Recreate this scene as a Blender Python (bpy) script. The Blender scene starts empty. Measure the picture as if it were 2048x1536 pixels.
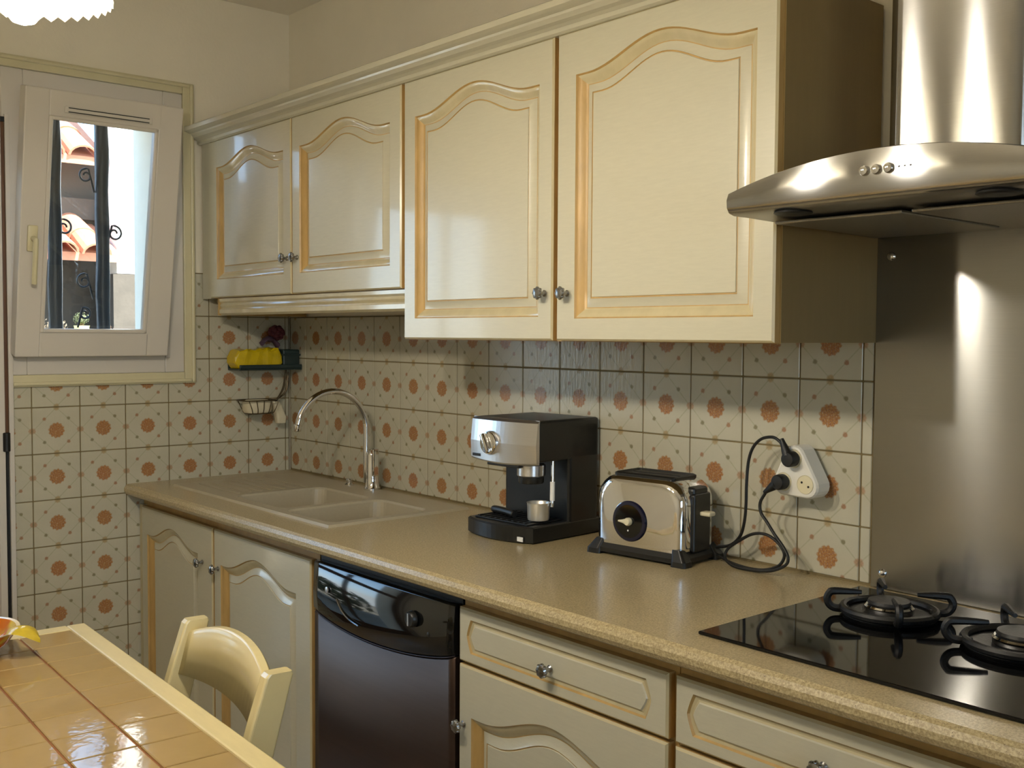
import bpy, bmesh, math, random
from mathutils import Vector, Matrix
random.seed(7)
PI = math.pi
S = bpy.context.scene
COL = S.collection

# ---------------------------------------------------------------- camera, world, light, exposure
cam_d = bpy.data.cameras.new('camera'); cam = bpy.data.objects.new('camera', cam_d); COL.objects.link(cam)
cam_d.sensor_width = 36.0; cam_d.lens = 2110.49 * 36.0 / 2048.0; cam_d.clip_start = 0.02
R_ = Vector((0.65426845, 0.75624213, 0.0055351)); U_ = Vector((-0.03892851, 0.02636817, 0.99889403)); D_ = Vector((-0.7552598, 0.65376033, -0.04669124))
M = Matrix((R_, U_, -D_)).transposed().to_4x4(); M.translation = Vector((3.53006, -1.95383, 1.42628))
cam.matrix_world = M
S.camera = cam
S.view_settings.view_transform = 'Standard'; S.view_settings.look = 'None'
S.view_settings.gamma = 1.0; S.view_settings.use_curve_mapping = False
S.view_settings.exposure = 0.32
LAMP_POWER = 1.22
SKY = 23.0
SUN = 20.0
w = bpy.data.worlds.new('world'); S.world = w; w.use_nodes = True
nt = w.node_tree; nt.nodes.clear()
wo = nt.nodes.new('ShaderNodeOutputWorld'); wb = nt.nodes.new('ShaderNodeBackground'); sk = nt.nodes.new('ShaderNodeTexSky')
sk.sky_type = 'HOSEK_WILKIE'; sk.turbidity = 4.0; sk.ground_albedo = 0.4
sk.sun_direction = Vector((0.55, 0.2, 0.8)).normalized()
nt.links.new(sk.outputs[0], wb.inputs[0]); wb.inputs[1].default_value = SKY; nt.links.new(wb.outputs[0], wo.inputs[0])
sd = bpy.data.lights.new('sun', 'SUN'); sd.energy = SUN; sd.angle = 0.01; sd.color = (1.0, 0.95, 0.88)
sun = bpy.data.objects.new('sun', sd); COL.objects.link(sun)
sun.rotation_euler = Vector((0.55, 0.2, 0.8)).to_track_quat('Z', 'Y').to_euler(); sun.location = (3, 1, 6)
for nm, loc, sx, sy in (('sky_portal_window', (-0.36, -0.705, 1.77), 0.5, 0.85), ('sky_portal_door', (-0.36, -1.47, 1.05), 0.8, 2.0), ('sky_portal_rear', (5.85, -1.9, 1.55), 1.5, 1.2)):
    ld = bpy.data.lights.new(nm, 'AREA'); ld.shape = 'RECTANGLE'; ld.size = sy; ld.size_y = sx; ld.cycles.is_portal = True
    lo = bpy.data.objects.new(nm, ld); COL.objects.link(lo); lo.location = loc; lo.rotation_euler = (0, -PI/2 if loc[0] < 0 else PI/2, 0)

# ---------------------------------------------------------------- node helpers and materials
class NT:
    def __init__(s, m): s.t = m.node_tree; s.l = s.t.links
    def n(s, typ, **kw):
        nd = s.t.nodes.new(typ)
        for k, v in kw.items(): setattr(nd, k, v)
        return nd
    def put(s, sock, v):
        if isinstance(v, bpy.types.NodeSocket): s.l.new(v, sock)
        else: sock.default_value = v
    def m(s, op, a, b=None, c=None):
        nd = s.n('ShaderNodeMath', operation=op); s.put(nd.inputs[0], a)
        if b is not None: s.put(nd.inputs[1], b)
        if c is not None: s.put(nd.inputs[2], c)
        return nd.outputs[0]
    def step(s, v, lo, hi):     # smooth 0..1 between lo and hi
        nd = s.n('ShaderNodeMapRange', interpolation_type='SMOOTHSTEP'); s.put(nd.inputs[0], v)
        nd.inputs[1].default_value = lo; nd.inputs[2].default_value = hi; return nd.outputs[0]
    def mix(s, f, a, b):
        nd = s.n('ShaderNodeMix', data_type='RGBA'); s.put(nd.inputs[0], f); s.put(nd.inputs[6], a); s.put(nd.inputs[7], b); return nd.outputs[2]
    def noise(s, vec, scale, detail=3.0, rough=0.6):
        nd = s.n('ShaderNodeTexNoise'); s.put(nd.inputs['Vector'], vec); nd.inputs['Scale'].default_value = scale
        nd.inputs['Detail'].default_value = detail; nd.inputs['Roughness'].default_value = rough; return nd.outputs['Fac']
    def scale(s, vec, x, y, z):
        nd = s.n('ShaderNodeMapping'); s.put(nd.inputs[0], vec); nd.inputs['Scale'].default_value = (x, y, z); return nd.outputs[0]
def c4(c): return (c[0], c[1], c[2], 1.0)
def lin(r, g, b):
    f = lambda v: (v/255/12.92) if v/255 <= 0.04045 else ((v/255+0.055)/1.055)**2.4
    return (f(r), f(g), f(b))
def newmat(name):
    m = bpy.data.materials.new(name); m.use_nodes = True; t = NT(m)
    return m, t, t.t.nodes['Principled BSDF']
def mat(name, col, rough=0.5, metal=0.0, var=0.08, nscale=14.0, stretch=(1, 1, 1), bump=0.0, bscale=60.0, coat=0.0, spec=0.5, sub=None):
    m, t, p = newmat(name)
    tc = t.n('ShaderNodeTexCoord').outputs['Object']; v = t.scale(tc, *stretch)
    f = t.noise(v, nscale, 4.0)
    dark = tuple(max(0, c*(1-var*2)) for c in col); light = tuple(min(1, c*(1+var)) for c in col)
    t.put(p.inputs['Base Color'], t.mix(f, c4(dark), c4(light)))
    p.inputs['Roughness'].default_value = rough; p.inputs['Metallic'].default_value = metal
    p.inputs['Coat Weight'].default_value = coat; p.inputs['Coat Roughness'].default_value = 0.08
    p.inputs['Specular IOR Level'].default_value = spec
    if bump:
        b = t.n('ShaderNodeBump'); b.inputs['Strength'].default_value = bump; b.inputs['Distance'].default_value = 0.002
        t.put(b.inputs['Height'], t.noise(v, bscale, 3.0)); t.put(p.inputs['Normal'], b.outputs[0])
    return m
def brushed(name, col, rough, aniso, rot=0.0):
    m, t, p = newmat(name)
    tc = t.n('ShaderNodeTexCoord').outputs['UV']
    f = t.noise(t.scale(tc, 6, 900, 1), 1.0, 3.0)
    t.put(p.inputs['Base Color'], t.mix(f, c4([c*0.86 for c in col]), c4(col)))
    p.inputs['Metallic'].default_value = 1.0; p.inputs['Roughness'].default_value = rough
    p.inputs['Anisotropic'].default_value = aniso; p.inputs['Anisotropic Rotation'].default_value = rot
    tg = t.n('ShaderNodeTangent', direction_type='UV_MAP'); tg.uv_map = 'UVMap'; t.l.new(tg.outputs[0], p.inputs['Tangent'])
    return m
MAT = {}
CREAM = lin(193, 188, 165)
MAT['cream'] = mat('cream_painted_wood', CREAM, 0.33, var=0.05, nscale=26, stretch=(1, 1, 7), bump=0.10, bscale=55, coat=0.5)
MAT['patina'] = mat('golden_patina', lin(186, 152, 92), 0.42, var=0.2, nscale=30, stretch=(1, 1, 0.3), bump=0.1)
MAT['patina_light'] = mat('light_patina', lin(194, 181, 144), 0.25, var=0.08, nscale=30, stretch=(1, 1, 0.5), bump=0.04, coat=0.8)
MAT['carcass'] = mat('beige_melamine', lin(134, 113, 72), 0.5, var=0.06, nscale=12, stretch=(6, 6, 0.6))
MAT['plaster'] = mat('painted_plaster', lin(234, 227, 208), 0.8, var=0.04, nscale=5, bump=0.25, bscale=90)
MAT['ceiling'] = mat('ceiling_paint', lin(240, 234, 220), 0.85, var=0.03, nscale=4, bump=0.15, bscale=80)
MAT['grout'] = mat('tile_grout', lin(128, 112, 76), 0.9, var=0.25, nscale=9, bump=0.3, bscale=200)
MAT['white_pvc'] = mat('white_pvc', lin(206, 200, 190), 0.32, var=0.02, nscale=6)
MAT['trim'] = mat('cream_trim', lin(206, 198, 162), 0.4, var=0.05, nscale=14, bump=0.1)
MAT['chrome'] = mat('chrome', (0.82, 0.82, 0.83), 0.06, 1.0, var=0.02)
MAT['pewter'] = mat('pewter', (0.36, 0.36, 0.36), 0.22, 1.0, var=0.12, nscale=60)
MAT['black'] = mat('black_plastic', lin(24, 24, 22), 0.35, var=0.1, nscale=60)
MAT['black_soft'] = mat('black_rubber', lin(20, 20, 19), 0.5, var=0.1, nscale=60)
MAT['iron'] = mat('cast_iron', lin(12, 12, 12), 0.5, var=0.2, nscale=80, bump=0.3, bscale=200)
MAT['black_gloss'] = mat('black_gloss', lin(16, 17, 17), 0.05, var=0.05, spec=0.6)
MAT['glass_black'] = mat('hob_glass', lin(10, 10, 10), 0.05, var=0.05, spec=0.38)
MAT['dw_door'] = mat('bronze_steel', lin(78, 64, 58), 0.3, 0.85, var=0.08, nscale=4, stretch=(1, 1, 30))
MAT['steel'] = brushed('brushed_steel', (0.52, 0.525, 0.53), 0.14, 1.0, 0.25)
MAT['steel_wall'] = brushed('brushed_steel_sheet', (0.38, 0.38, 0.37), 0.17, 1.0, 0.25)
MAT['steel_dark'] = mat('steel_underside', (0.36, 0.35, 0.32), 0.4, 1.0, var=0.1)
MAT['filter'] = mat('filter_mesh', (0.42, 0.41, 0.38), 0.4, 1.0, var=0.2, nscale=300)
MAT['silver'] = brushed('silver_front', (0.78, 0.78, 0.80), 0.3, 0.5, 0.25)
MAT['sink'] = mat('sink_resin', lin(172, 162, 138), 0.4, var=0.05, nscale=120)
MAT['white_plastic'] = mat('white_plastic', lin(228, 224, 212), 0.35, var=0.02)
MAT['cream_plastic'] = mat('cream_plastic', lin(222, 212, 178), 0.35, var=0.02)
MAT['dark_green'] = mat('dark_green_plastic', lin(28, 44, 42), 0.4, var=0.1)
MAT['yellow'] = mat('yellow_wrapper', lin(206, 178, 12), 0.28, var=0.2, nscale=22, bump=0.6, bscale=30)
MAT['burgundy'] = mat('burgundy_wool', lin(92, 34, 44), 0.7, var=0.25, nscale=60, bump=0.6, bscale=80)
MAT['purple'] = mat('purple_cloth', lin(88, 66, 86), 0.75, var=0.2, nscale=40)
MAT['soap'] = mat('soap', lin(214, 204, 176), 0.45, var=0.03)
MAT['wire'] = mat('brown_wire', lin(88, 74, 50), 0.4, 0.5, var=0.1)
MAT['oxblood'] = mat('brown_wood', lin(92, 58, 30), 0.4, var=0.25, nscale=20, stretch=(4, 4, 0.4))
MAT['table_wood'] = mat('table_frame_wood', lin(226, 208, 152), 0.4, var=0.05, nscale=20, stretch=(1, 5, 5), coat=0.1)
MAT['table_tile'] = mat('tan_glazed_tile', lin(174, 146, 96), 0.06, var=0.07, nscale=9, bump=0.22, bscale=22)
MAT['table_grout'] = mat('brown_table_grout', lin(150, 98, 52), 0.85, var=0.2)
MAT['chair'] = mat('cream_lacquered_wood', lin(226, 210, 158), 0.24, var=0.04, nscale=16, coat=0.5)
MAT['straw'] = mat('straw_seat', lin(196, 168, 104), 0.7, var=0.2, nscale=80, stretch=(1, 8, 1), bump=0.6, bscale=120)
MAT['floor'] = mat('floor_tile', lin(186, 164, 132), 0.35, var=0.1, nscale=6)
MAT['bar'] = mat('wrought_iron_bar', lin(44, 50, 58), 0.45, var=0.2, nscale=30, bump=0.6, bscale=50)
MAT['stucco'] = mat('white_stucco', lin(236, 234, 228), 0.9, var=0.03, nscale=8, bump=0.4)
MAT['taupe'] = mat('taupe_render', lin(84, 76, 66), 0.9, var=0.1, nscale=5, bump=0.4)
MAT['stone'] = mat('grey_stone', lin(88, 80, 70), 0.9, var=0.2, nscale=7, bump=0.8, bscale=30)
MAT['terracotta'] = mat('terracotta', lin(196, 132, 100), 0.85, var=0.22, nscale=5)
MAT['leaf'] = mat('leaf_green', lin(92, 98, 62), 0.7, var=0.3, nscale=20)
MAT['dry_leaf'] = mat('dry_leaf', lin(112, 98, 78), 0.8, var=0.3, nscale=20)
MAT['lime_pot'] = mat('lime_pot', lin(206, 210, 120), 0.5, var=0.05)
MAT['soil'] = mat('soil', lin(84, 62, 44), 0.95, var=0.2)
MAT['paving'] = mat('paving', lin(150, 142, 126), 0.9, var=0.15, nscale=3)
MAT['dial'] = mat('dial_blue_black', lin(14, 18, 44), 0.2, var=0.05, coat=0.5)
MAT['sticker'] = mat('white_sticker', lin(230, 228, 220), 0.5, var=0.02)
MAT['coffee_cup'] = mat('steel_cup', (0.86, 0.83, 0.74), 0.35, 0.8, var=0.05)

# thin clear window glass: transparent with a Fresnel sheen
m, t, p = newmat('window_glass'); t.t.nodes.remove(p)
fr = t.n('ShaderNodeFresnel'); fr.inputs[0].default_value = 1.45
tr = t.n('ShaderNodeBsdfTransparent'); tr.inputs[0].default_value = (0.95, 0.97, 0.96, 1); gl = t.n('ShaderNodeBsdfGlossy'); gl.inputs['Roughness'].default_value = 0.01
mx = t.n('ShaderNodeMixShader'); t.l.new(fr.outputs[0], mx.inputs[0]); t.l.new(tr.outputs[0], mx.inputs[1]); t.l.new(gl.outputs[0], mx.inputs[2])
t.l.new(mx.outputs[0], t.t.nodes['Material Output'].inputs[0]); MAT['glass'] = m
# lamp: opal glass shade and bulb
m, t, p = newmat('opal_glass'); p.inputs['Base Color'].default_value = (0.9, 0.86, 0.74, 1); p.inputs['Roughness'].default_value = 0.35
tl = t.n('ShaderNodeBsdfTranslucent'); tl.inputs[0].default_value = (0.95, 0.91, 0.78, 1); mx = t.n('ShaderNodeMixShader'); mx.inputs[0].default_value = 0.75
t.l.new(p.outputs[0], mx.inputs[1]); t.l.new(tl.outputs[0], mx.inputs[2])
tp_ = t.n('ShaderNodeBsdfTransparent'); tp_.inputs[0].default_value = (0.97, 0.96, 0.92, 1); m2_ = t.n('ShaderNodeMixShader'); m2_.inputs[0].default_value = 0.5
t.l.new(mx.outputs[0], m2_.inputs[1]); t.l.new(tp_.outputs[0], m2_.inputs[2]); t.l.new(m2_.outputs[0], t.t.nodes['Material Output'].inputs[0]); MAT['opal'] = m
m, t, p = newmat('lit_bulb'); p.inputs['Base Color'].default_value = (1, 0.9, 0.7, 1); p.inputs['Emission Color'].default_value = (1.0, 0.91, 0.77, 1)
p.inputs['Emission Strength'].default_value = LAMP_POWER * 300; MAT['bulb'] = m

# glazed wall tile with an orange rosette, four small corner motifs and half motifs on the edges
def tile_material():
    m, t, p = newmat('rosette_wall_tile')
    tc = t.n('ShaderNodeTexCoord').outputs['Object']; sx = t.n('ShaderNodeSeparateXYZ'); t.l.new(tc, sx.inputs[0])
    x, z = sx.outputs[0], sx.outputs[2]
    rnd = t.n('ShaderNodeObjectInfo').outputs['Random']
    r = t.m('SQRT', t.m('ADD', t.m('MULTIPLY', x, x), t.m('MULTIPLY', z, z)))
    th = t.m('ARCTAN2', z, x)
    nz = t.noise(tc, 160, 3)
    rr = t.m('ADD', r, t.m('MULTIPLY', t.m('SINE', t.m('MULTIPLY', th, 12)), 0.0014))
    rr = t.m('ADD', rr, t.m('MULTIPLY', t.m('SUBTRACT', nz, 0.5), 0.006))
    base = t.mix(t.noise(tc, 9, 3), c4(lin(176, 171, 150)), c4(lin(194, 189, 168)))
    petal = t.m('MULTIPLY', t.m('ADD', t.m('SINE', t.m('MULTIPLY', th, 12)), t.m('SINE', t.m('MULTIPLY', r, 1100))), 0.25)
    fl = t.m('SUBTRACT', 1.0, t.step(rr, 0.0215, 0.0265))
    org = t.mix(rnd, c4(lin(170, 107, 44)), c4(lin(166, 112, 40)))
    org = t.mix(t.m('ADD', petal, 0.45), org, c4(lin(136, 78, 42)))
    org = t.mix(t.step(nz, 0.5, 0.75), org, c4(lin(178, 134, 74)))
    spk = t.step(t.noise(tc, 330, 2), 0.56, 0.68)
    col = t.mix(t.m('MULTIPLY', fl, t.m('SUBTRACT', 0.88, t.m('MULTIPLY', spk, 0.5))), base, org)
    ax, az = t.m('ABSOLUTE', x), t.m('ABSOLUTE', z)
    def blob(u, v, rad, soft): 
        d = t.m('SQRT', t.m('ADD', t.m('MULTIPLY', u, u), t.m('MULTIPLY', v, v)))
        d = t.m('ADD', d, t.m('MULTIPLY', t.m('SUBTRACT', nz, 0.5), 0.006))
        return t.m('SUBTRACT', 1.0, t.step(d, rad-soft, rad+soft))
    b1 = blob(t.m('SUBTRACT', ax, 0.0375), t.m('SUBTRACT', az, 0.0375), 0.0052, 0.002)
    sgn = t.m('GREATER_THAN', t.m('MULTIPLY', x, z), 0.0)
    col = t.mix(t.m('MULTIPLY', b1, 0.75), col, t.mix(sgn, c4(lin(150, 92, 56)), c4(lin(112, 104, 70))))
    b2 = blob(t.m('SUBTRACT', ax, 0.073), z, 0.0085, 0.003); b3 = blob(x, t.m('SUBTRACT', az, 0.073), 0.0085, 0.003)
    col = t.mix(t.m('MULTIPLY', b2, 0.6), col, c4(lin(164, 106, 66))); col = t.mix(t.m('MULTIPLY', b3, 0.6), col, c4(lin(158, 122, 58)))
    # faint leafy diamond joining the edge motifs
    dd = t.m('ABSOLUTE', t.m('SUBTRACT', t.m('ADD', ax, az), 0.0735))
    vine = t.m('MULTIPLY', t.m('SUBTRACT', 1.0, t.step(dd, 0.0006, 0.0032)), t.m('MULTIPLY', t.noise(tc, 70, 2), 0.55))
    col = t.mix(vine, col, c4(lin(128, 128, 88)))
    t.put(p.inputs['Base Color'], col); p.inputs['Roughness'].default_value = 0.22; p.inputs['Specular IOR Level'].default_value = 0.5
    b = t.n('ShaderNodeBump'); b.inputs['Strength'].default_value = 0.4; b.inputs['Distance'].default_value = 0.0015
    t.put(b.inputs['Height'], t.noise(t.scale(tc, 2.2, 1, 1), 45, 2)); t.put(p.inputs['Normal'], b.outputs[0])
    return m
MAT['tile'] = tile_material()
# speckled worktop laminate
m, t, p = newmat('speckled_worktop'); tc = t.n('ShaderNodeTexCoord').outputs['Object']
a = t.step(t.noise(tc, 260, 4, 0.7), 0.36, 0.64); b_ = t.step(t.noise(tc, 26, 4, 0.7), 0.3, 0.7)
c_ = t.mix(a, c4(lin(148, 131, 95)), c4(lin(192, 176, 137))); c_ = t.mix(t.m('MULTIPLY', b_, 0.2), c_, c4(lin(176, 158, 114)))
c_ = t.mix(t.step(t.noise(tc, 420, 2, 0.5), 0.64, 0.72), c_, c4(lin(96, 78, 54)))
t.put(p.inputs['Base Color'], c_); p.inputs['Roughness'].default_value = 0.3; p.inputs['Coat Weight'].default_value = 0.35; p.inputs['Coat Roughness'].default_value = 0.16; MAT['worktop'] = m
bb = t.n('ShaderNodeBump'); bb.inputs['Strength'].default_value = 0.07; bb.inputs['Distance'].default_value = 0.001
t.put(bb.inputs['Height'], t.noise(tc, 300, 2)); t.put(p.inputs['Normal'], bb.outputs[0])
# lemon pattern of the ceramic dish
m, t, p = newmat('lemon_glaze'); tc = t.n('ShaderNodeTexCoord').outputs['Object']
f = t.step(t.noise(tc, 18, 2), 0.45, 0.6); t.put(p.inputs['Base Color'], t.mix(f, c4(lin(206, 180, 60)), c4(lin(190, 104, 28)))); p.inputs['Roughness'].default_value = 0.12; MAT['lemon'] = m
MAT['dish_rim'] = mat('white_glaze', lin(236, 226, 190), 0.12, var=0.03)
MAT['dish_leaf'] = mat('yellow_leaf_glaze', lin(212, 184, 56), 0.14, var=0.15, nscale=30)

# ---------------------------------------------------------------- mesh helpers
class MB:
    def __init__(s): s.v = []; s.f = []; s.mi = []; s.sm = []
    def add(s, verts, faces, mi=0, smooth=False):
        o = len(s.v); s.v += [tuple(v) for v in verts]
        for f in faces:
            s.f.append([i+o for i in f]); s.mi.append(mi); s.sm.append(smooth)
    def box(s, x0, x1, y0, y1, z0, z1, bev=0.0, mi=0, seg=2, rot=None):
        bm = bmesh.new(); bmesh.ops.create_cube(bm, size=1.0)
        for v in bm.verts: v.co = Vector(((x0+x1)/2+v.co.x*(x1-x0), (y0+y1)/2+v.co.y*(y1-y0), (z0+z1)/2+v.co.z*(z1-z0)))
        if bev: bmesh.ops.bevel(bm, geom=bm.edges[:], offset=bev, segments=seg, profile=0.5, affect='EDGES')
        if rot is not None:
            for v in bm.verts: v.co = rot @ v.co
        bm.verts.index_update(); s.add([v.co.copy() for v in bm.verts], [[v.index for v in f.verts] for f in bm.faces], mi, False); bm.free(); return s
    def loft(s, loops, mi=0, smooth=False, cap0=True, cap1=True, closed=True, mis=None):
        n = len(loops[0]); o = len(s.v)
        for L in loops: s.v += [tuple(p) for p in L]
        for k in range(len(loops)-1):
            for i in range(n if closed else n-1):
                j = (i+1) % n
                s.f.append([o+k*n+i, o+k*n+j, o+(k+1)*n+j, o+(k+1)*n+i]); s.mi.append(mis[k] if mis else mi); s.sm.append(smooth)
        if cap0: s.f.append([o+i for i in reversed(range(n))]); s.mi.append(mis[0] if mis else mi); s.sm.append(False)
        if cap1: s.f.append([o+(len(loops)-1)*n+i for i in range(n)]); s.mi.append(mis[-1] if mis else mi); s.sm.append(False)
        return s
    def tube(s, pts, r, seg=10, mi=0, caps=True):
        pts = [Vector(p) for p in pts]; loops = []
        up = Vector((0, 0, 1)); tan = (pts[1]-pts[0]).normalized()
        nrm = tan.orthogonal().normalized()
        for i, p in enumerate(pts):
            tn = ((pts[min(i+1, len(pts)-1)]-pts[max(i-1, 0)])).normalized()
            nrm = (nrm - tn*nrm.dot(tn)).normalized(); bn = tn.cross(nrm)
            rr = r[i] if isinstance(r, (list, tuple)) else r
            loops.append([p + (nrm*math.cos(2*PI*k/seg)+bn*math.sin(2*PI*k/seg))*rr for k in range(seg)])
        return s.loft(loops, mi, True, caps, caps)
    def lathe(s, prof, origin=(0, 0, 0), axis='Z', seg=24, mi=0, smooth=True, caps=True, mis=None):
        loops = []
        for r, h in prof:
            L = []
            for k in range(seg):
                a = 2*PI*k/seg; c, d = r*math.cos(a), r*math.sin(a)
                q = (c, d, h) if axis == 'Z' else ((c, -h, d) if axis == '-Y' else (h, c, d))
                L.append((origin[0]+q[0], origin[1]+q[1], origin[2]+q[2]))
            loops.append(L)
        return s.loft(loops, mi, smooth, caps, caps, mis=mis)
    def xform(s, mtx):
        s.v = [tuple(mtx @ Vector(v)) for v in s.v]; return s
    def build(s, name, mats, parent=None, loc=(0, 0, 0), rot=(0, 0, 0), uv=False, fixn=True):
        if not isinstance(mats, (list, tuple)): mats = [mats]
        me = bpy.data.meshes.new(name); me.from_pydata(s.v, [], s.f)
        for mm in mats: me.materials.append(MAT[mm])
        me.polygons.foreach_set('material_index', s.mi); me.polygons.foreach_set('use_smooth', s.sm)
        if fixn:
            bm = bmesh.new(); bm.from_mesh(me); bmesh.ops.recalc_face_normals(bm, faces=bm.faces[:]); bm.to_mesh(me); bm.free()
        if uv:
            ul = me.uv_layers.new(name='UVMap')
            for lp in me.loops:
                co = me.vertices[lp.vertex_index].co; ul.data[lp.index].uv = (co.x-co.y, co.z)
        if any(s.sm): me.set_sharp_from_angle(angle=math.radians(38))
        me.update()
        o = bpy.data.objects.new(name, me); COL.objects.link(o); o.location = loc; o.rotation_euler = rot
        if parent: o.parent = parent
        return o
def box(name, mats, b, parent=None, bev=0.0, uv=False, seg=2):
    return MB().box(*b, bev=bev, seg=seg).build(name, mats, parent, uv=uv)
def tag(o, label, cat, group=None):
    o['label'] = label; o['category'] = cat
    if group: o['group'] = group
    return o
def thing(name, label, cat, loc=(0, 0, 0), rz=0.0, group=None):
    o = bpy.data.objects.new(name, None); COL.objects.link(o); o.location = loc; o.rotation_euler = (0, 0, rz); o.empty_display_size = 0.05
    return tag(o, label, cat, group)
def struct(o): o['kind'] = 'structure'; return o
def copy_part(src, parent, loc=None, rot=None):
    c = src.copy(); COL.objects.link(c); c.parent = parent
    if loc is not None: c.location = loc
    if rot is not None: c.rotation_euler = rot
    return c
def smooth_path(pts, n=6):
    P = [Vector(p) for p in pts]; out = []
    for i in range(len(P)-1):
        a, b, c, d = P[max(i-1, 0)], P[i], P[i+1], P[min(i+2, len(P)-1)]
        for k in range(n):
            u = k/n; out.append(0.5*((2*b)+(c-a)*u+(2*a-5*b+4*c-d)*u*u+(3*b-a-3*c+d)*u**3))
    out.append(P[-1]); return out
def rrect(x0, x1, y0, y1, r, z, k=5):
    L = []
    for cx, cy, a0 in ((x1-r, y0+r, -PI/2), (x1-r, y1-r, 0), (x0+r, y1-r, PI/2), (x0+r, y0+r, PI)):
        for i in range(k):
            a = a0+(PI/2)*i/(k-1); L.append((cx+r*math.cos(a), cy+r*math.sin(a), z))
    return L

# ---------------------------------------------------------------- room shell
RX, RY, H = 5.6, -3.3, 2.6
struct(box('floor', 'floor', (-0.3, RX+0.2, RY-0.2, 0.3, -0.1, 0.0)))
struct(box('ceiling', 'ceiling', (-0.3, RX+0.2, RY-0.2, 0.3, H, H+0.15)))
WY0, WY1, WZ0, WZ1 = -0.945, -0.465, 1.36, 2.19      # window hole
DY0, DY1, DZ1 = -1.87, -1.02, 2.05                   # door hole
wl = MB(); e = -0.008
for b in ((-0.3, e, WY1, 0.3, 0, H), (-0.3, e, WY0, WY1, 0, WZ0), (-0.3, e, WY0, WY1, WZ1, H), (-0.3, e, DY1, WY0, 0, H),
          (-0.3, e, DY0, DY1, DZ1, H), (-0.3, e, RY-0.2, DY0, 0, H)): wl.box(*b)
wall_left = struct(wl.build('wall_left', 'plaster'))
wall_back = struct(box('wall_back', 'plaster', (-0.008, RX+0.2, 0.008, 0.3, 0, H)))
V0, V1, U0, U1 = -2.65, -1.15, 0.95, 2.15      # unseen window added behind the camera to supply general daylight
wr = MB()
for b in ((RX, RX+0.2, V1, 0.3, 0, H), (RX, RX+0.2, RY-0.2, V0, 0, H), (RX, RX+0.2, V0, V1, 0, U0), (RX, RX+0.2, V0, V1, U1, H)): wr.box(*b)
struct(wr.build('wall_right', 'plaster'))
w2_ = struct(bpy.data.objects.new('fill_window', None)); COL.objects.link(w2_); w2_.location = (RX+0.1, -1.9, 1.55)
fr = MB()
for b in ((-0.03, 0.03, -0.75, -0.69, -0.6, 0.6), (-0.03, 0.03, 0.69, 0.75, -0.6, 0.6), (-0.03, 0.03, -0.69, 0.69, -0.6, -0.54), (-0.03, 0.03, -0.69, 0.69, 0.54, 0.6), (-0.03, 0.03, -0.04, 0.04, -0.54, 0.54)): fr.box(*b)
fr.build('frame', 'white_pvc', w2_)
for y0, y1 in ((-0.69, -0.04), (0.04, 0.69)): box('pane', 'glass', (-0.003, 0.003, y0, y1, -0.54, 0.54), w2_)
struct(box('wall_front', 'plaster', (-0.3, RX+0.2, RY-0.2, RY, 0, H)))

# wall tiles: 15 cm, one mesh for every whole tile, cut ones get their own
P_ = 0.15; J = 0.0016
def tile_mesh(x0, x1, z0, z1):
    mb = MB(); mb.box(x0+J, x1-J, 0.0, 0.0065, z0+J, z1-J, bev=0.0014, seg=1)
    me = bpy.data.meshes.new('tile'); me.from_pydata(mb.v, [], mb.f); me.materials.append(MAT['tile']); me.update(); return me
WHOLE = tile_mesh(-P_/2, P_/2, -P_/2, P_/2); CUT = {}
def put_tile(parent, a, z, lo, hi, zlo, zhi, end):
    x0, x1 = max(-P_/2, lo-a), min(P_/2, hi-a); z0, z1 = max(-P_/2, zlo-z), min(P_/2, zhi-z)
    if x1-x0 < 0.012 or z1-z0 < 0.012: return
    whole = x0 == -P_/2 and x1 == P_/2 and z0 == -P_/2 and z1 == P_/2
    key = tuple(round(v, 4) for v in (x0, x1, z0, z1))
    me = WHOLE if whole else CUT.setdefault(key, None) or CUT.__setitem__(key, tile_mesh(x0, x1, z0, z1)) or CUT[key]
    o = bpy.data.objects.new('tile', me); COL.objects.link(o); o.parent = parent
    d = random.uniform(-0.0005, 0.0005)
    if end: o.location = (d, a, z); o.rotation_euler = (random.uniform(-.002, .002), 0, PI/2+random.uniform(-.003, .003))
    else: o.location = (a, d, z); o.rotation_euler = (random.uniform(-.002, .002), 0, random.uniform(-.003, .003))
Z0 = 0.96; X0 = 0.1938; Y5 = -0.092
for r in range(-1, 4):
    for i in range(-1, 16):
        put_tile(wall_back, X0+P_*i, Z0+(3-r)*P_-P_*0, 0.006, 2.394, 0.92, 1.485, False) if r >= 0 else None
for r in range(-1, 10):
    z = Z0+(3-r)*P_
    for j in range(-1, 7):
        a = Y5-P_*(5-j)
        if a > 0.06: continue
        lo, hi = -0.972, -0.002
        if z > 1.27+0.075: lo = -0.375                      # beside the window
        zhi = 1.262 if (z > 1.2 and z < 1.345 and a < -0.375-0.075) else 1.64
        put_tile(wall_left, a, z, lo, hi, 0.0, zhi, True)
        if z > 1.2 and z <= 1.345 and zhi == 1.64 and a-0.075 < -0.375: pass
box('grout_bed', 'grout', (0.0, 2.397, 0.0025, 0.0075, 0.90, 1.486), wall_back)
gb = MB(); gb.box(-0.0076, -0.0025, -0.974, 0.0, 0.0, 1.262); gb.box(-0.0076, -0.0025, -0.374, 0.0, 1.262, 1.637); gb.build('grout_bed', 'grout', wall_left)

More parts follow.
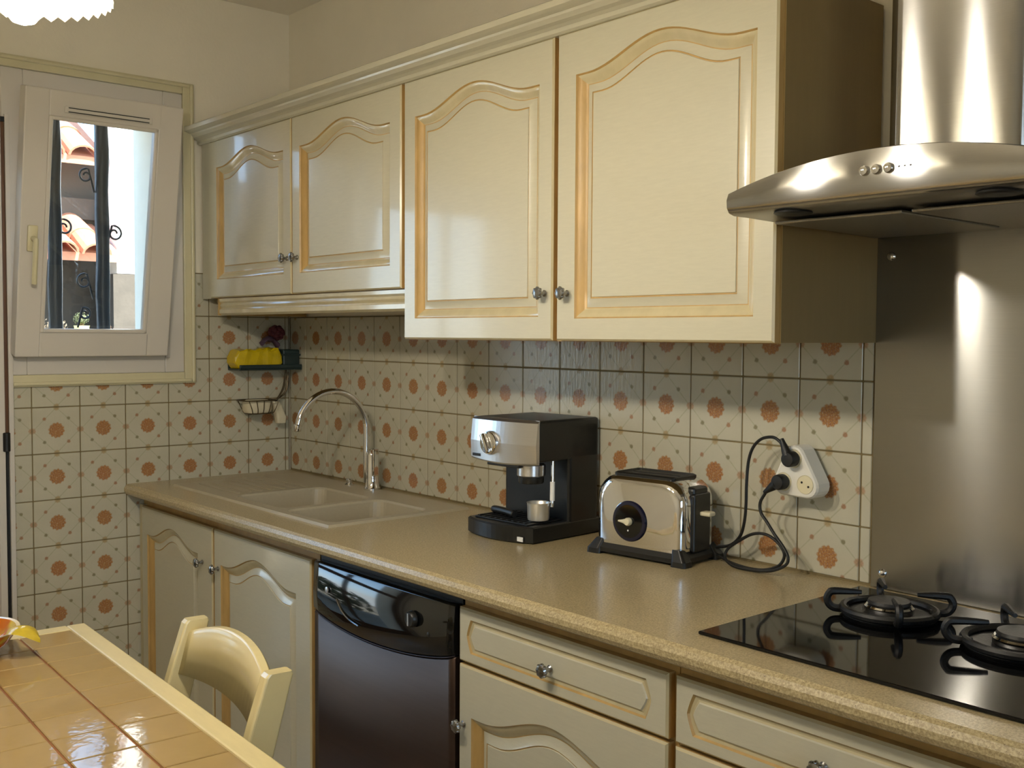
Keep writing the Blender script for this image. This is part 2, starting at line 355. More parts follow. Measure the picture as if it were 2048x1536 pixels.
# window architrave
tr = MB()
def arch_piece(mb, y0, y1, z0, z1):
    mb.box(-0.008, 0.012, y0, y1, z0, z1, bev=0.002)
arch_piece(tr, -0.412, -0.372, 1.252, 2.285); arch_piece(tr, -0.975, -0.413, 1.252, 1.29); arch_piece(tr, -1.0, -0.413, 2.247, 2.285)
tr.box(0.0, 0.020, -0.388, -0.376, 1.256, 2.281, bev=0.004); tr.box(0.0, 0.020, -0.975, -0.389, 1.256, 1.268, bev=0.004); tr.box(0.0, 0.020, -1.0, -0.389, 2.269, 2.281, bev=0.004)
struct(tr.build('trim_1', 'trim'))
# window_1: fixed frame, sash tilted inwards about its lower edge
win = struct(bpy.data.objects.new('window_1', None)); COL.objects.link(win); win.location = (0, -0.705, 1.35)
f = MB()
for b in ((-0.06, 0.004, 0.225, 0.293, -0.06, 0.897), (-0.06, 0.004, -0.29, -0.225, -0.06, 0.897), (-0.06, 0.004, -0.225, 0.225, -0.06, 0.02), (-0.06, 0.004, -0.225, 0.225, 0.83, 0.897)): f.box(*b, bev=0.003)
f.box(0.0, 0.012, 0.225, 0.24, -0.01, 0.85, bev=0.003)
f.build('frame', 'white_pvc', win)
T = math.asin(0.15/0.83)
sash = MB(); W2 = 0.2435; HS = 0.820
for b in ((0, 0.055, -W2, -W2+0.072, 0, HS), (0, 0.055, W2-0.08, W2, 0, HS), (0, 0.055, -W2+0.07, W2-0.07, 0, 0.08), (0, 0.055, -W2+0.07, W2-0.07, HS-0.08, HS)): sash.box(*b, bev=0.004)
for b in ((0.045, 0.06, -W2+0.07, -W2+0.082, 0.078, HS-0.078), (0.045, 0.06, W2-0.092, W2-0.08, 0.078, HS-0.078), (0.045, 0.06, -W2+0.08, W2-0.08, 0.078, 0.09), (0.045, 0.06, -W2+0.08, W2-0.08, HS-0.09, HS-0.078)): sash.box(*b, bev=0.003)
sash = sash.build('sash', 'white_pvc', win, loc=(0.006, -0.033, 0.008), rot=(0, T, 0))
box('pane', 'glass', (0.022, 0.028, -W2+0.073, W2-0.073, 0.081, HS-0.081), sash)
hd = MB(); hd.box(0.055, 0.066, -W2+0.02, -W2+0.05, 0.33, 0.41, bev=0.004); hd.tube(smooth_path([(0.066, -W2+0.035, 0.37), (0.09, -W2+0.035, 0.37), (0.096, -W2+0.035, 0.355), (0.096, -W2+0.035, 0.235)], 4), 0.008, 8)
h_ = hd.build('handle', 'trim', sash); h_['label'] = 'cream window handle on the left stile'
vs = MB(); vs.box(0.055, 0.062, -0.13, 0.14, HS-0.065, HS-0.045, bev=0.002); vs.build('vent', 'white_pvc', sash)
for dz in (0.0, 0.012): MB().box(0.0612, 0.0626, -0.12, 0.13, HS-0.0625+dz, HS-0.0595+dz).build('vent_slot', 'black', sash)

# glazed garden door at the left edge: only a sliver of its frame is in view
struct(MB().box(-0.008, 0.014, -0.988, -0.974, 0, 2.10, bev=0.002).box(-0.008, 0.012, -1.02, -0.9995, 0, 2.09, bev=0.002).box(-0.008, 0.016, -1.87, -1.006, 2.05, 2.09, bev=0.003)
       .box(-0.008, 0.016, -1.91, -1.871, 0, 2.09, bev=0.003).build('trim_2', 'white_pvc'))
dr = struct(bpy.data.objects.new('door_1', None)); COL.objects.link(dr); dr.location = (-0.03, -1.445, 0)
fr = MB()
for b in ((-0.04, 0.02, 0.41, 0.424, 0.0, 2.045), (-0.04, 0.02, -0.424, -0.41, 0.0, 2.045), (-0.04, 0.02, -0.41, 0.41, 2.03, 2.045)): fr.box(*b)
fr.build('frame', 'white_pvc', dr)
lf = MB()
for b in ((-0.03, 0.012, 0.375, 0.405, 0.01, 2.02), (-0.03, 0.012, -0.405, -0.375, 0.01, 2.02), (-0.03, 0.012, -0.375, 0.375, 0.01, 0.18), (-0.03, 0.012, -0.375, 0.375, 1.93, 2.02), (-0.025, 0.008, -0.012, 0.012, 0.18, 1.93), (-0.03, 0.012, -0.375, 0.375, 0.98, 1.04)): lf.box(*b, bev=0.002)
lf = lf.build('leaf', 'oxblood', dr)
for y0, y1 in ((-0.375, -0.012), (0.012, 0.375)):
    for z0, z1 in ((0.18, 0.98), (1.04, 1.93)): box('pane', 'glass', (-0.012, -0.007, y0, y1, z0, z1), lf)
box('wooden_strip', 'oxblood', (0.022, 0.040, 0.4457, 0.4565, 1.105, 2.075), dr, bev=0.002)
box('strip_cap', 'iron', (0.022, 0.043, 0.445, 0.4568, 2.0755, 2.09), dr)
box('seal', 'black_soft', (0.022, 0.034, 0.4495, 0.4565, 0.0, 1.06), dr)
MB().lathe([(0.008, -0.03), (0.011, -0.028), (0.011, 0.028), (0.008, 0.03)], (0.044, 0.448, 1.082), 'Z', 12).build('hinge', 'iron', dr)
for z in (0.4, 1.8): MB().lathe([(0.008, -0.03), (0.011, -0.028), (0.011, 0.028), (0.008, 0.03)], (0.02, 0.404, z), 'Z', 12).build('hinge', 'iron', dr)

# ---------------------------------------------------------------- cabinet doors and drawers
def panel_loops(wd, hd, sl, sr, sb, st, A, E, insets, nb=10, ns=12, ntop=28):
    """opening outlines at growing insets: straight foot, sides bulging by E, top rising by A in a flat-ended S curve"""
    x0, x1, z0, z1 = sl, wd-sr, sb, hd-st; c = (x0+x1)/2; hw = (x1-x0)/2
    def side(u): return E*math.sin(PI*u)**2 if False else E*(1-abs(2*u-1)**1.3)
    def top(u): 
        q = min(1.0, abs(2*u-1)/0.86); return A*0.5*(1+math.cos(PI*q))
    out = []
    for i, y in insets:
        L = []
        for k in range(nb): u = k/nb; L.append((x0+i+(x1-x0-2*i)*u, y, z0+i))
        for k in range(ns): u = k/ns; L.append((x1-i+side(u), y, z0+i+(z1-z0-2*i)*u))
        for k in range(ntop): u = k/ntop; L.append((x1-i-(x1-x0-2*i)*u, y, z1-i+top(u)))
        for k in range(ns): u = k/ns; L.append((x0+i-side(u), y, z1-i-(z1-z0-2*i)*u))
        out.append(L)
    return out
def rect_loop(wd, hd, inset, y, nb=10, ns=12, ntop=28):
    x0, x1, z0, z1 = inset, wd-inset, inset, hd-inset; L = []
    for k in range(nb): L.append((x0+(x1-x0)*k/nb, y, z0))
    for k in range(ns): L.append((x1, y, z0+(z1-z0)*k/ns))
    for k in range(ntop): L.append((x1-(x1-x0)*k/ntop, y, z1))
    for k in range(ns): L.append((x0, y, z1-(z1-z0)*k/ns))
    return L
def panel_door(name, parent, loc, wd, hd, sl, sr, sb, st, A, E=0.0, flat=False):
    th = 0.02
    loops = [rect_loop(wd, hd, 0.0, th), rect_loop(wd, hd, 0.0, 0.004), rect_loop(wd, hd, 0.004, 0.0)]
    mis = [1, 2]
    if not flat:
        ins = [(0.0, 0.0), (0.0028, 0.0042), (0.006, 0.0046), (0.0115, 0.0075), (0.0175, 0.0120), (0.022, 0.0158), (0.024, 0.0160), (0.0425, 0.0075), (0.0434, 0.0090), (0.0452, 0.0090), (0.0462, 0.0068)]
        m2 = [0, 1, 2, 2, 2, 2, 1, 0, 1, 1, 0]
    else:
        ins = [(0.0, 0.0), (0.003, 0.004), (0.008, 0.0045), (0.011, 0.0035), (0.013, 0.001)]
        m2 = [0, 1, 2, 2, 0]
    loops += panel_loops(wd, hd, sl, sr, sb, st, A, E, ins); mis += m2
    mb = MB(); mb.loft(loops, cap0=True, cap1=False, mis=mis)
    n = len(loops[0]); o = (len(loops)-1)*n
    if not flat:            # the left stile's moulding is given the deeper golden colour
        for k in range(4, 9):
            for i in range(50, n): mb.mi[k*n+i] = 1
        for k in range(5, 9):
            for i in range(n): mb.sm[k*n+i] = True
    # close the raised field with strips between matching bottom and top points
    last = loops[-1]; cx = sum(p[0] for p in last)/n; cz = sum(p[2] for p in last)/n
    mb.v.append((cx, last[0][1], cz)); ci = len(mb.v)-1
    for i in range(n): mb.f.append([o+i, o+(i+1) % n, ci]); mb.mi.append(0); mb.sm.append(False)
    return mb.build(name, ['cream', 'patina', 'patina_light'], parent, loc=loc)
KNOB = MB().lathe([(0.006, 0.0), (0.0075, 0.002), (0.0045, 0.005), (0.004, 0.012), (0.007, 0.015), (0.0125, 0.019), (0.0135, 0.023), (0.011, 0.027), (0.005, 0.029)], (0, 0, 0), '-Y', 20)
for k in range(8):
    a = 2*PI*k/8; KNOB.lathe([(0.001, 0.017), (0.0035, 0.020), (0.0035, 0.024), (0.001, 0.027)], (0.0115*math.cos(a), 0, 0.0115*math.sin(a)), '-Y', 8)
knob0 = None
def knob(parent, x, z):
    global knob0
    if knob0 is None:
        knob0 = KNOB.build('knob', 'pewter', parent, loc=(x, 0, z)); return knob0
    return copy_part(knob0, parent, (x, 0, z))

YD = -0.35
# short wall cabinet over the sink
cab = thing('wall_cabinet', 'shorter cream wall cabinet over the sink, two doors with arched panels', 'cabinet', (0.0, 0.0, 1.545), group='cream wall cabinets')
MB().box(0.012, 1.237, -0.328, 0.0, 0.002, 0.54, mi=0).build('body', 'carcass', cab)
box('face_strip', 'patina', (0.012, 1.237, -0.3315, -0.328, 0.0, 0.54), cab)
box('filler_strip', 'cream', (0.012, 0.078, -0.345, -0.3315, 0.0, 0.54), cab)
d = panel_door('door', cab, (0.081, YD, 0.002), 0.562, 0.533, 0.053, 0.045, 0.062, 0.092, 0.044); knob(d, 0.541, 0.109)
d = panel_door('door', cab, (0.650, YD, 0.002), 0.576, 0.533, 0.046, 0.05, 0.062, 0.092, 0.048); knob(d, 0.034, 0.109)
# light rail under it
rail = MB(); prof = [(-0.318, 1.544), (-0.338, 1.544), (-0.338, 1.534), (-0.332, 1.528), (-0.336, 1.520), (-0.332, 1.512), (-0.338, 1.506), (-0.338, 1.494), (-0.330, 1.487), (-0.318, 1.487)]
rail.loft([[(x, y, z-1.545) for y, z in prof] for x in (0.125, 1.236)])
rail.build('light_rail', 'patina_light', cab)
box('end_strip', 'patina', (0.116, 0.126, -0.339, 0.0, -0.058, 0.0), cab)
box('shelf_board', 'carcass', (0.126, 1.236, -0.318, -0.002, -0.018, 0.001), cab)
# tall wall cabinet
cab = thing('wall_cabinet', 'taller cream wall cabinet between the sink cabinet and the hood, two arched doors', 'cabinet', (1.237, 0.0, 1.412), group='cream wall cabinets')
box('body', 'carcass', (0.002, 1.161, -0.328, -0.0, 0.002, 0.673), cab)
box('face_strip', 'patina', (0.002, 1.161, -0.3315, -0.328, 0.0, 0.673), cab)
d = panel_door('door', cab, (0.004, YD, 0.002), 0.570, 0.666, 0.049, 0.045, 0.053, 0.095, 0.048); knob(d, 0.546, 0.105)
d = panel_door('door', cab, (0.587, YD, 0.002), 0.573, 0.666, 0.058, 0.045, 0.048, 0.095, 0.048); knob(d, 0.036, 0.103)
# crown moulding along both
cor = MB(); prof = [(-0.30, 2.079), (-0.352, 2.079), (-0.358, 2.083), (-0.358, 2.092), (-0.366, 2.097), (-0.378, 2.100), (-0.386, 2.108), (-0.388, 2.113), (-0.398, 2.116), (-0.408, 2.120), (-0.410, 2.132), (-0.406, 2.136), (-0.30, 2.136)]
cor.loft([[(x, y, z) for y, z in prof] for x in (0.004, 2.40)])
tag(cor.build('crown_moulding', 'cream'), 'long cream crown moulding along the top of both wall cabinets', 'moulding')
# ---------------------------------------------------------------- base units
YB = -0.58
def base_unit(x0, x1, label, face=True):
    t = thing('base_cabinet', label, 'cabinet', (x0, 0, 0), group='cream base cabinets'); wd = x1-x0; mb = MB()
    mb.box(0.0, 0.018, -0.555, -0.01, 0.1, 0.872); mb.box(wd-0.018, wd, -0.555, -0.01, 0.1, 0.872); mb.box(0.018, wd-0.018, -0.555, -0.01, 0.1, 0.118); mb.box(0.018, wd-0.018, -0.03, -0.012, 0.118, 0.7)
    mb.build('body', 'carcass', t)
    ff = MB(); ff.box(0.0, wd, -0.5595, -0.556, 0.1, 0.872)
    ff.build('face_strip', 'patina', t)
    box('plinth', 'cream', (0.0, wd, -0.525, -0.507, 0.0, 0.0995), t)
    return t
t = base_unit(0.004, 1.166, 'cream base cabinet under the sink with two tall arched doors')
box('filler_strip', 'patina_light', (0.0, 0.026, -0.575, -0.5595, 0.1, 0.845), t)
d = panel_door('door', t, (0.03, YB, 0.105), 0.54, 0.738, 0.045, 0.1, 0.07, 0.092, 0.046); knob(d, 0.475, 0.625)
d = panel_door('door', t, (0.582, YB, 0.105), 0.566, 0.738, 0.045, 0.075, 0.07, 0.102, 0.050); knob(d, 0.03, 0.623)
def drawer_unit(x0, x1, label, xk):
    t = base_unit(x0, x1, label); wd = x1-x0
    d = panel_door('drawer', t, (0.004, YB, 0.731), wd-0.014, 0.116, 0.04, 0.05, 0.022, 0.022, 0.0, 0.013, flat=True); knob(d, xk-x0-0.004, 0.051)
    d = panel_door('door', t, (0.004, YB, 0.105), wd-0.014, 0.619, 0.043, 0.05, 0.07, 0.108, 0.05); knob(d, 0.018, 0.492)
    return t
drawer_unit(1.770, 2.366, 'cream base cabinet beside the dishwasher, one drawer over an arched door', 2.060)
drawer_unit(2.368, 2.966, 'cream base cabinet under the gas hob, one drawer over a door', 2.663)
drawer_unit(2.968, 3.566, 'cream base cabinet at the far right end of the worktop', 3.26)
# dishwasher
dw = thing('dishwasher', 'dark bronze dishwasher with a curved black control panel', 'dishwasher', (1.170, 0, 0))
box('body', 'black_soft', (0.003, 0.593, -0.56, -0.02, 0.1, 0.866), dw)
NX = 24; ft = MB(); L1 = []; 
def low(u): return 0.738-0.034*(1-(2*u-1)**2)**0.8-0.016*(1-u)
grid_t = []; 
def yface(u): return -0.006*(1-(2*u-1)**2)
sec = []
for k in range(NX+1):
    u = k/NX; x = 0.004+0.588*u; zl = low(u); y = -0.583+yface(u)
    sec.append([(x, -0.561, zl), (x, y+0.004, zl), (x, y, zl+0.005), (x, y-0.002, zl+0.05), (x, y+0.002, 0.842), (x, y+0.006, 0.847), (x, -0.561, 0.847)])
cp = MB().loft(sec, smooth=False).build('control_panel', 'black_gloss', dw)
for p_ in cp.data.polygons: p_.use_smooth = abs(p_.normal.x) < 0.5
sec = []
for k in range(NX+1):
    u = k/NX; x = 0.004+0.588*u; zl = low(u)-0.004; y = -0.580+yface(u)
    sec.append([(x, -0.561, 0.115), (x, y+0.003, 0.115), (x, y, 0.12), (x, y, zl-0.004), (x, y+0.004, zl), (x, -0.561, zl)])
dd = MB().loft(sec, smooth=False).build('door', 'dw_door', dw)
for p_ in dd.data.polygons: p_.use_smooth = abs(p_.normal.x) < 0.5
box('plinth', 'black_soft', (0.003, 0.593, -0.54, -0.522, 0.0, 0.0995), dw)
sm_ = MB(); pts = []
for k in range(NX+1):
    u = k/NX; pts.append((0.004+0.588*u, -0.5805+yface(u), low(u)-0.002))
sm_.tube(pts, 0.0012, 6); sm_.build('trim_line', 'dw_door', dw)
hp = MB(); hp.tube(smooth_path([(0.125, -0.5895, 0.770), (0.150, -0.591, 0.748), (0.185, -0.5925, 0.733), (0.23, -0.5935, 0.726)], 5), 0.0022, 6); hp.build('handle_lip', 'pewter', dw)
MB().lathe([(0.004, 0.0), (0.008, 0.001), (0.008, 0.003), (0.004, 0.004)], (0.080, -0.588, 0.785), '-Y', 12).build('button', 'silver', dw, uv=True)
MB().lathe([(0.016, 0.0), (0.019, 0.002), (0.017, 0.012), (0.015, 0.014)], (0.452, -0.590, 0.79), '-Y', 28).build('dial', 'black', dw)
box('dial_pointer', 'silver', (0.4495, 0.4545, -0.6065, -0.604, 0.776, 0.804), dw, uv=True)
for k in range(3): MB().lathe([(0.003, 0.0), (0.006, 0.0005), (0.006, 0.002), (0.003, 0.003)], (0.505+0.022*k, -0.586+0.003*k, 0.765), '-Y', 12).build('button', 'black', dw)

# ---------------------------------------------------------------- worktop, sink, tap
ZT = 0.916
pr = [(-0.597, 0.878), (-0.612, 0.878), (-0.621, 0.883), (-0.626, 0.892), (-0.626, 0.902), (-0.621, 0.911), (-0.612, 0.916), (-0.597, 0.916)]
wt = MB(); WX1 = 3.575; WX0 = -0.003
o = 0
wt.loft([[(x, y, z) for y, z in pr] for x in (WX0, WX1)], smooth=False)
HX0, HX1, HY0, HY1 = 0.485, 1.122, -0.502, -0.145
for b in ((WX0, WX1, -0.597, HY0, 0.878, ZT), (WX0, WX1, HY1, 0.004, 0.878, ZT), (WX0, HX0, HY0, HY1, 0.878, ZT), (HX1, WX1, HY0, HY1, 0.878, ZT)): wt.box(*b)
tag(wt.build('worktop', 'worktop'), 'long speckled beige worktop with a rounded front edge along the tiled wall', 'worktop')
sk_ = thing('sink', 'beige resin sink with two bowls and a drainer set in the worktop', 'sink', (0, 0, ZT))
s = MB(); zt = 0.007; K = 6
def ring_bowl(x0, x1, y0, y1, X0_, X1_, Y0_, Y1_, depth):
    L = [rrect(X0_, X1_, Y0_, Y1_, 0.0, zt, K), rrect(x0, x1, y0, y1, 0.035, zt, K), rrect(x0+0.004, x1-0.004, y0+0.004, y1-0.004, 0.035, zt-0.006, K),
         rrect(x0+0.018, x1-0.018, y0+0.018, y1-0.018, 0.04, -depth+0.03, K), rrect(x0+0.045, x1-0.045, y0+0.045, y1-0.045, 0.03, -depth, K)]
    s.loft(L, cap0=False, cap1=True)
SX0, SX1, SY0, SY1 = 0.145, 1.138, -0.518, -0.045
ring_bowl(0.508, 0.818, -0.478, -0.165, 0.49, 0.832, -0.497, -0.15, 0.15)
ring_bowl(0.845, 1.106, -0.492, -0.16, 0.832, 1.118, -0.497, -0.15, 0.17)
for b in ((SX0, 0.49, -0.497, -0.15), (1.118, SX1-0.004, -0.497, -0.15), (SX0, SX1-0.004, SY0+0.004, -0.497), (SX0, SX1-0.004, -0.15, SY1-0.004)):
    s.add([(b[0], b[2], zt), (b[1], b[2], zt), (b[1], b[3], zt), (b[0], b[3], zt)], [[0, 1, 2, 3]])
s.add([(SX0, SY0+0.004, zt), (SX1-0.004, SY0+0.004, zt), (SX1, SY0, 0.0), (SX0, SY0, 0.0)], [[3, 2, 1, 0]])
s.add([(SX1-0.004, SY0+0.004, zt), (SX1-0.004, SY1-0.004, zt), (SX1, SY1, 0.0), (SX1, SY0, 0.0)], [[3, 2, 1, 0]])
s.add([(SX0, SY1-0.004, zt), (SX1-0.004, SY1-0.004, zt), (SX1, SY1, 0.0), (SX0, SY1, 0.0)], [[0, 1, 2, 3]])
s.add([(SX0, SY0+0.004, zt), (SX0, SY1-0.004, zt), (SX0-0.004, SY1, 0.0), (SX0-0.004, SY0, 0.0)], [[0, 1, 2, 3]])
s.build('basin', 'sink', sk_, fixn=False)
for k in range(7):
    y = -0.445+0.04*k; MB().box(0.2, 0.475, y-0.006, y+0.006, zt, zt+0.0022, bev=0.001).build('drainer_rib', 'sink', sk_)
for x, y, dz in ((0.664, -0.326, -0.15), (0.972, -0.331, -0.17)):
    MB().lathe([(0.02, 0.001), (0.036, 0.002), (0.038, 0.004), (0.034, 0.005), (0.012, 0.003)], (x, y, dz), 'Z', 20).build('drain', 'chrome', sk_)
tap = thing('tap', 'tall chrome kitchen tap with a swan-neck spout at the back of the sink', 'tap', (0.655, -0.072, ZT+0.007))
MB().lathe([(0.027, 0.0), (0.027, 0.006), (0.022, 0.012), (0.0205, 0.04), (0.0205, 0.115), (0.017, 0.122), (0.008, 0.124)], (0.012, 0.0, 0), 'Z', 24).build('body', 'chrome', tap)
sp = [(-0.016, -0.004, 0.02), (-0.016, -0.004, 0.1), (-0.016, -0.004, 0.195)]
cy, cz, R0 = -0.130, 0.195, 0.126
for k in range(1, 17):
    a = PI*k/16*0.95; sp.append((-0.016, cy+R0*math.cos(a), cz+R0*math.sin(a)))
spt = MB().tube(smooth_path(sp, 3), 0.0098, 14).build('spout', 'chrome', tap)
MB().lathe([(0.011, 0.0), (0.0125, 0.002), (0.0125, 0.02), (0.01, 0.022)], (-0.016, sp[-1][1]-0.001, sp[-1][2]-0.014), 'Z', 16).build('nozzle', 'chrome', tap)
lv = MB(); lv.box(0.018, 0.036, -0.012, 0.012, 0.045, 0.135, bev=0.005, seg=3); lv.build('lever', 'chrome', tap)
pk = MB().lathe([(0.016, 0.0), (0.017, 0.004), (0.010, 0.008), (0.012, 0.018), (0.009, 0.022), (0.003, 0.023)], (0.535, -0.075, ZT+0.007), 'Z', 20)
tag(pk.build('plug_knob', 'chrome'), 'small round chrome pop-up knob on the sink ledge left of the tap', 'knob')

# ---------------------------------------------------------------- hob
hob = thing('gas_hob', 'black glass gas hob let into the worktop under the steel hood', 'hob', (2.392, -0.545, ZT))
box('glass_top', 'glass_black', (0.0, 0.585, 0.0, 0.51, 0.0005, 0.0065), hob, bev=0.002)
def burner(x, y, s):
    b = MB().lathe([(0.080*s, 0.0), (0.082*s, 0.003), (0.078*s, 0.007), (0.060*s, 0.008), (0.052*s, 0.006)], (x, y, 0.0066), 'Z', 36).build('burner', 'iron', hob)
    MB().lathe([(0.040*s, 0.006), (0.043*s, 0.010), (0.043*s, 0.018), (0.040*s, 0.021), (0.02*s, 0.021)], (x, y, 0.0066), 'Z', 32).build('flame_ring', 'chrome', b)
    MB().lathe([(0.036*s, 0.0), (0.038*s, 0.003), (0.036*s, 0.008), (0.01*s, 0.009)], (x, y, 0.028), 'Z', 32).build('burner_cap', 'iron', b)
    for k in range(4):
        a = PI/4+PI/2*k-0.12; ca, sa = math.cos(a), math.sin(a); g = MB()
        pts = [(0.070, 0.016), (0.094, 0.017), (0.104, 0.023), (0.108, 0.034), (0.104, 0.044), (0.095, 0.048), (0.048, 0.048)]
        pp = smooth_path([(x+r_*s*ca, y+r_*s*sa, z_) for r_, z_ in pts], 4)
        g.tube(pp, [0.007]*(len(pp)-4)+[0.0066, 0.006, 0.005, 0.004], 8)
        g.build('pan_support', 'iron', b)
    r_ = MB(); r_.tube([(x+0.080*s*math.cos(2*PI*k/36), y+0.080*s*math.sin(2*PI*k/36), 0.018) for k in range(37)], 0.0075, 8); r_.build('support_ring', 'iron', b)
burner(2.553-2.392, -0.205+0.545, 1.0); burner(2.800-2.392, -0.225+0.545, 1.12)
for k in range(2): MB().lathe([(0.018, 0.0), (0.019, 0.01), (0.016, 0.016), (0.006, 0.017)], (0.548, 0.06+0.07*k, 0.0066), 'Z', 20).build('knob', 'black', hob)

# ---------------------------------------------------------------- splashback and hood
spb = thing('splashback', 'brushed steel splashback panel on the wall behind the hob', 'splashback', (2.398, 0, 0.918))
box('panel', 'steel_wall', (0.0, 0.565, -0.004, 0.007, 0.0, 0.80), spb, bev=0.0008, uv=True)
for x, z in ((0.026, 0.031), (0.03, 0.668), (0.54, 0.031), (0.54, 0.668)):
    MB().lathe([(0.008, 0.0), (0.0085, 0.002), (0.006, 0.005), (0.002, 0.006)], (x, -0.004, z), '-Y', 16).build('screw', 'chrome', spb)
hood = thing('cooker_hood', 'brushed steel cooker hood with a curved front and a chimney', 'hood', (2.676, 0, 1.62))
NX = 32; sec = []
for k in range(NX+1):
    u = -1+2*k/NX; x = 0.279*u; yf = -0.490-0.006*(1-u*u); ztop = 0.0915-0.041*u*u; zb = 0.024
    sec.append([(x, yf+0.02, 0.012), (x, yf+0.006, 0.016), (x, yf, 0.024), (x, yf-0.001, zb+0.5*(ztop-zb)), (x, yf+0.004, ztop-0.002), (x, yf+0.009, ztop),
                (x, yf+0.12, ztop+0.006), (x, -0.255, ztop+0.008), (x, -0.005, ztop+0.008), (x, -0.005, 0.004), (x, -0.02, 0.003), (x, yf+0.06, 0.012)])
cb = MB().loft(sec, smooth=True); cb.mi = [0]*len(cb.f)
nseg = 12
cn = cb.build('canopy', ['steel', 'steel_dark'], hood, uv=True)
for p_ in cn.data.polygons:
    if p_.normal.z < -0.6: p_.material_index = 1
    p_.use_smooth = abs(p_.normal.x) < 0.9
# arc-length u coordinates so that the brushing follows the sheet
for lo_x, hi_x in ((-0.245, -0.008), (0.008, 0.245)):
    MB().box(lo_x, hi_x, -0.40, -0.06, 0.0005, 0.006, bev=0.002).build('grease_filter', 'filter', hood)
for xx in (-0.17, 0.17):
    MB().lathe([(0.03, 0.0), (0.032, -0.003), (0.028, -0.005), (0.01, -0.004)], (xx, -0.455, 0.012), 'Z', 24).build('hood_lamp', 'black_soft', hood)
ch = MB(); L = []
hw, dp, rr = 0.124, 0.262, 0.034
out = [(-hw, -0.005)]
for k in range(9): a = PI+PI/2*k/8; out.append((-hw+rr+rr*math.cos(a), -dp+rr+rr*math.sin(a)))
for k in range(9): a = -PI/2+PI/2*k/8; out.append((hw-rr+rr*math.cos(a), -dp+rr+rr*math.sin(a)))
out.append((hw, -0.005))
ch.loft([[(x, y, z) for x, y in out] for z in (0.085, 0.52, 0.525, 0.975)], smooth=True)
cho = ch.build('chimney', 'steel', hood, uv=True)
ul = cho.data.uv_layers['UVMap']; acc = [0.0]
for k in range(1, len(out)): acc.append(acc[-1]+math.hypot(out[k][0]-out[k-1][0], out[k][1]-out[k-1][1]))
for lp in cho.data.loops: ul.data[lp.index].uv = (acc[lp.vertex_index % len(out)], cho.data.vertices[lp.vertex_index].co.z)
for x in (-0.016, 0.004, 0.024): MB().lathe([(0.0075, 0.0), (0.008, 0.003), (0.0065, 0.006), (0.003, 0.007)], (x, -0.490-0.006*(1-(x/0.279)**2)-0.0005, 0.057), '-Y', 18).build('button', 'chrome', hood)
for x in (0.040, 0.049, 0.058): MB().lathe([(0.0016, 0.0), (0.002, 0.001), (0.0014, 0.0015)], (x, -0.490-0.006*(1-(x/0.279)**2)-0.0005, 0.0575), '-Y', 10).build('indicator', 'black', hood)

# ---------------------------------------------------------------- coffee machine
cm = thing('coffee_machine', 'black espresso machine with a silver front on the worktop right of the sink', 'coffee machine', (1.517, -0.138, ZT), 0.06)
w2 = 0.117
body = MB(); body.box(-w2, w2, 0.012, 0.122, 0.004, 0.292, bev=0.008); body.box(-w2, w2, -0.100, 0.122, 0.198, 0.300, bev=0.006)
body.build('body', 'black', cm)
sec = []
for k in range(17):
    u = -1+k/8; x = (w2+0.001)*u; yf = -0.108-0.012*(1-u*u); zl = 0.187+0.006*u*u
    sec.append([(x, -0.098, zl), (x, yf+0.003, zl), (x, yf, zl+0.004), (x, yf-0.002, 0.24), (x, yf+0.004, 0.294), (x, yf+0.012, 0.300), (x, -0.098, 0.301)])
MB().loft(sec, smooth=False).build('front_panel', 'silver', cm, uv=True)
hk = MB(); hk.lathe([(0.030, 0.0), (0.031, 0.004), (0.028, 0.012), (0.024, 0.014), (0.006, 0.013)], (-0.033, -0.118, 0.238), '-Y', 28)
hk.box(-0.007, 0.007, -0.145, -0.13, -0.026, 0.026, bev=0.004, rot=Matrix.Translation((-0.033, 0, 0.238)) @ Matrix.Rotation(-0.45, 4, 'Y'))
hk.build('steam_dial', 'chrome', cm)
box('name_plate', 'black', (-0.104, -0.074, -0.1165, -0.112, 0.2, 0.207), cm)
box('front_lip', 'black', (-0.055, 0.06, -0.112, -0.06, 0.180, 0.1885), cm, bev=0.003)
MB().lathe([(0.034, 0.158), (0.036, 0.160), (0.036, 0.186), (0.034, 0.188)], (0.055, -0.062, 0), 'Z', 28).build('group_head', 'silver', cm, uv=True)
MB().lathe([(0.03, 0.140), (0.032, 0.143), (0.032, 0.158), (0.029, 0.160)], (0.055, -0.062, 0), 'Z', 24).build('filter_holder', 'black', cm)
sec = []
for z, g in ((0.0, 0.006), (0.004, 0.0), (0.038, 0.0), (0.042, 0.004)):
    L = [(w2+0.001-g, 0.128), (-w2-0.001+g, 0.128)]
    for k in range(15):
        u = -1+k/7; L.append((u*(w2+0.001-g), -0.118+g-0.030*(1-u*u)))
    sec.append([(x, y, z) for x, y in L])
MB().loft(sec).build('base', 'black', cm)
gt = MB(); gt.box(-0.095, 0.095, -0.115, 0.008, 0.042, 0.046, bev=0.0015); 
for k in range(9): gt.box(-0.09+0.0205*k, -0.082+0.0205*k, -0.11, 0.004, 0.0462, 0.0485)
gt.build('drip_grate', 'black_soft', cm)
hb = MB(); hb.tube(smooth_path([(-0.085, -0.06, 0.058), (-0.05, -0.066, 0.059), (-0.005, -0.074, 0.058), (0.012, -0.078, 0.057)], 4), [0.008]+[0.0095]*11+[0.008], 12); hb.build('measuring_spoon', 'black', cm)
box('sticker', 'sticker', (0.075, 0.098, -0.1345, -0.1325, 0.006, 0.017), cm)
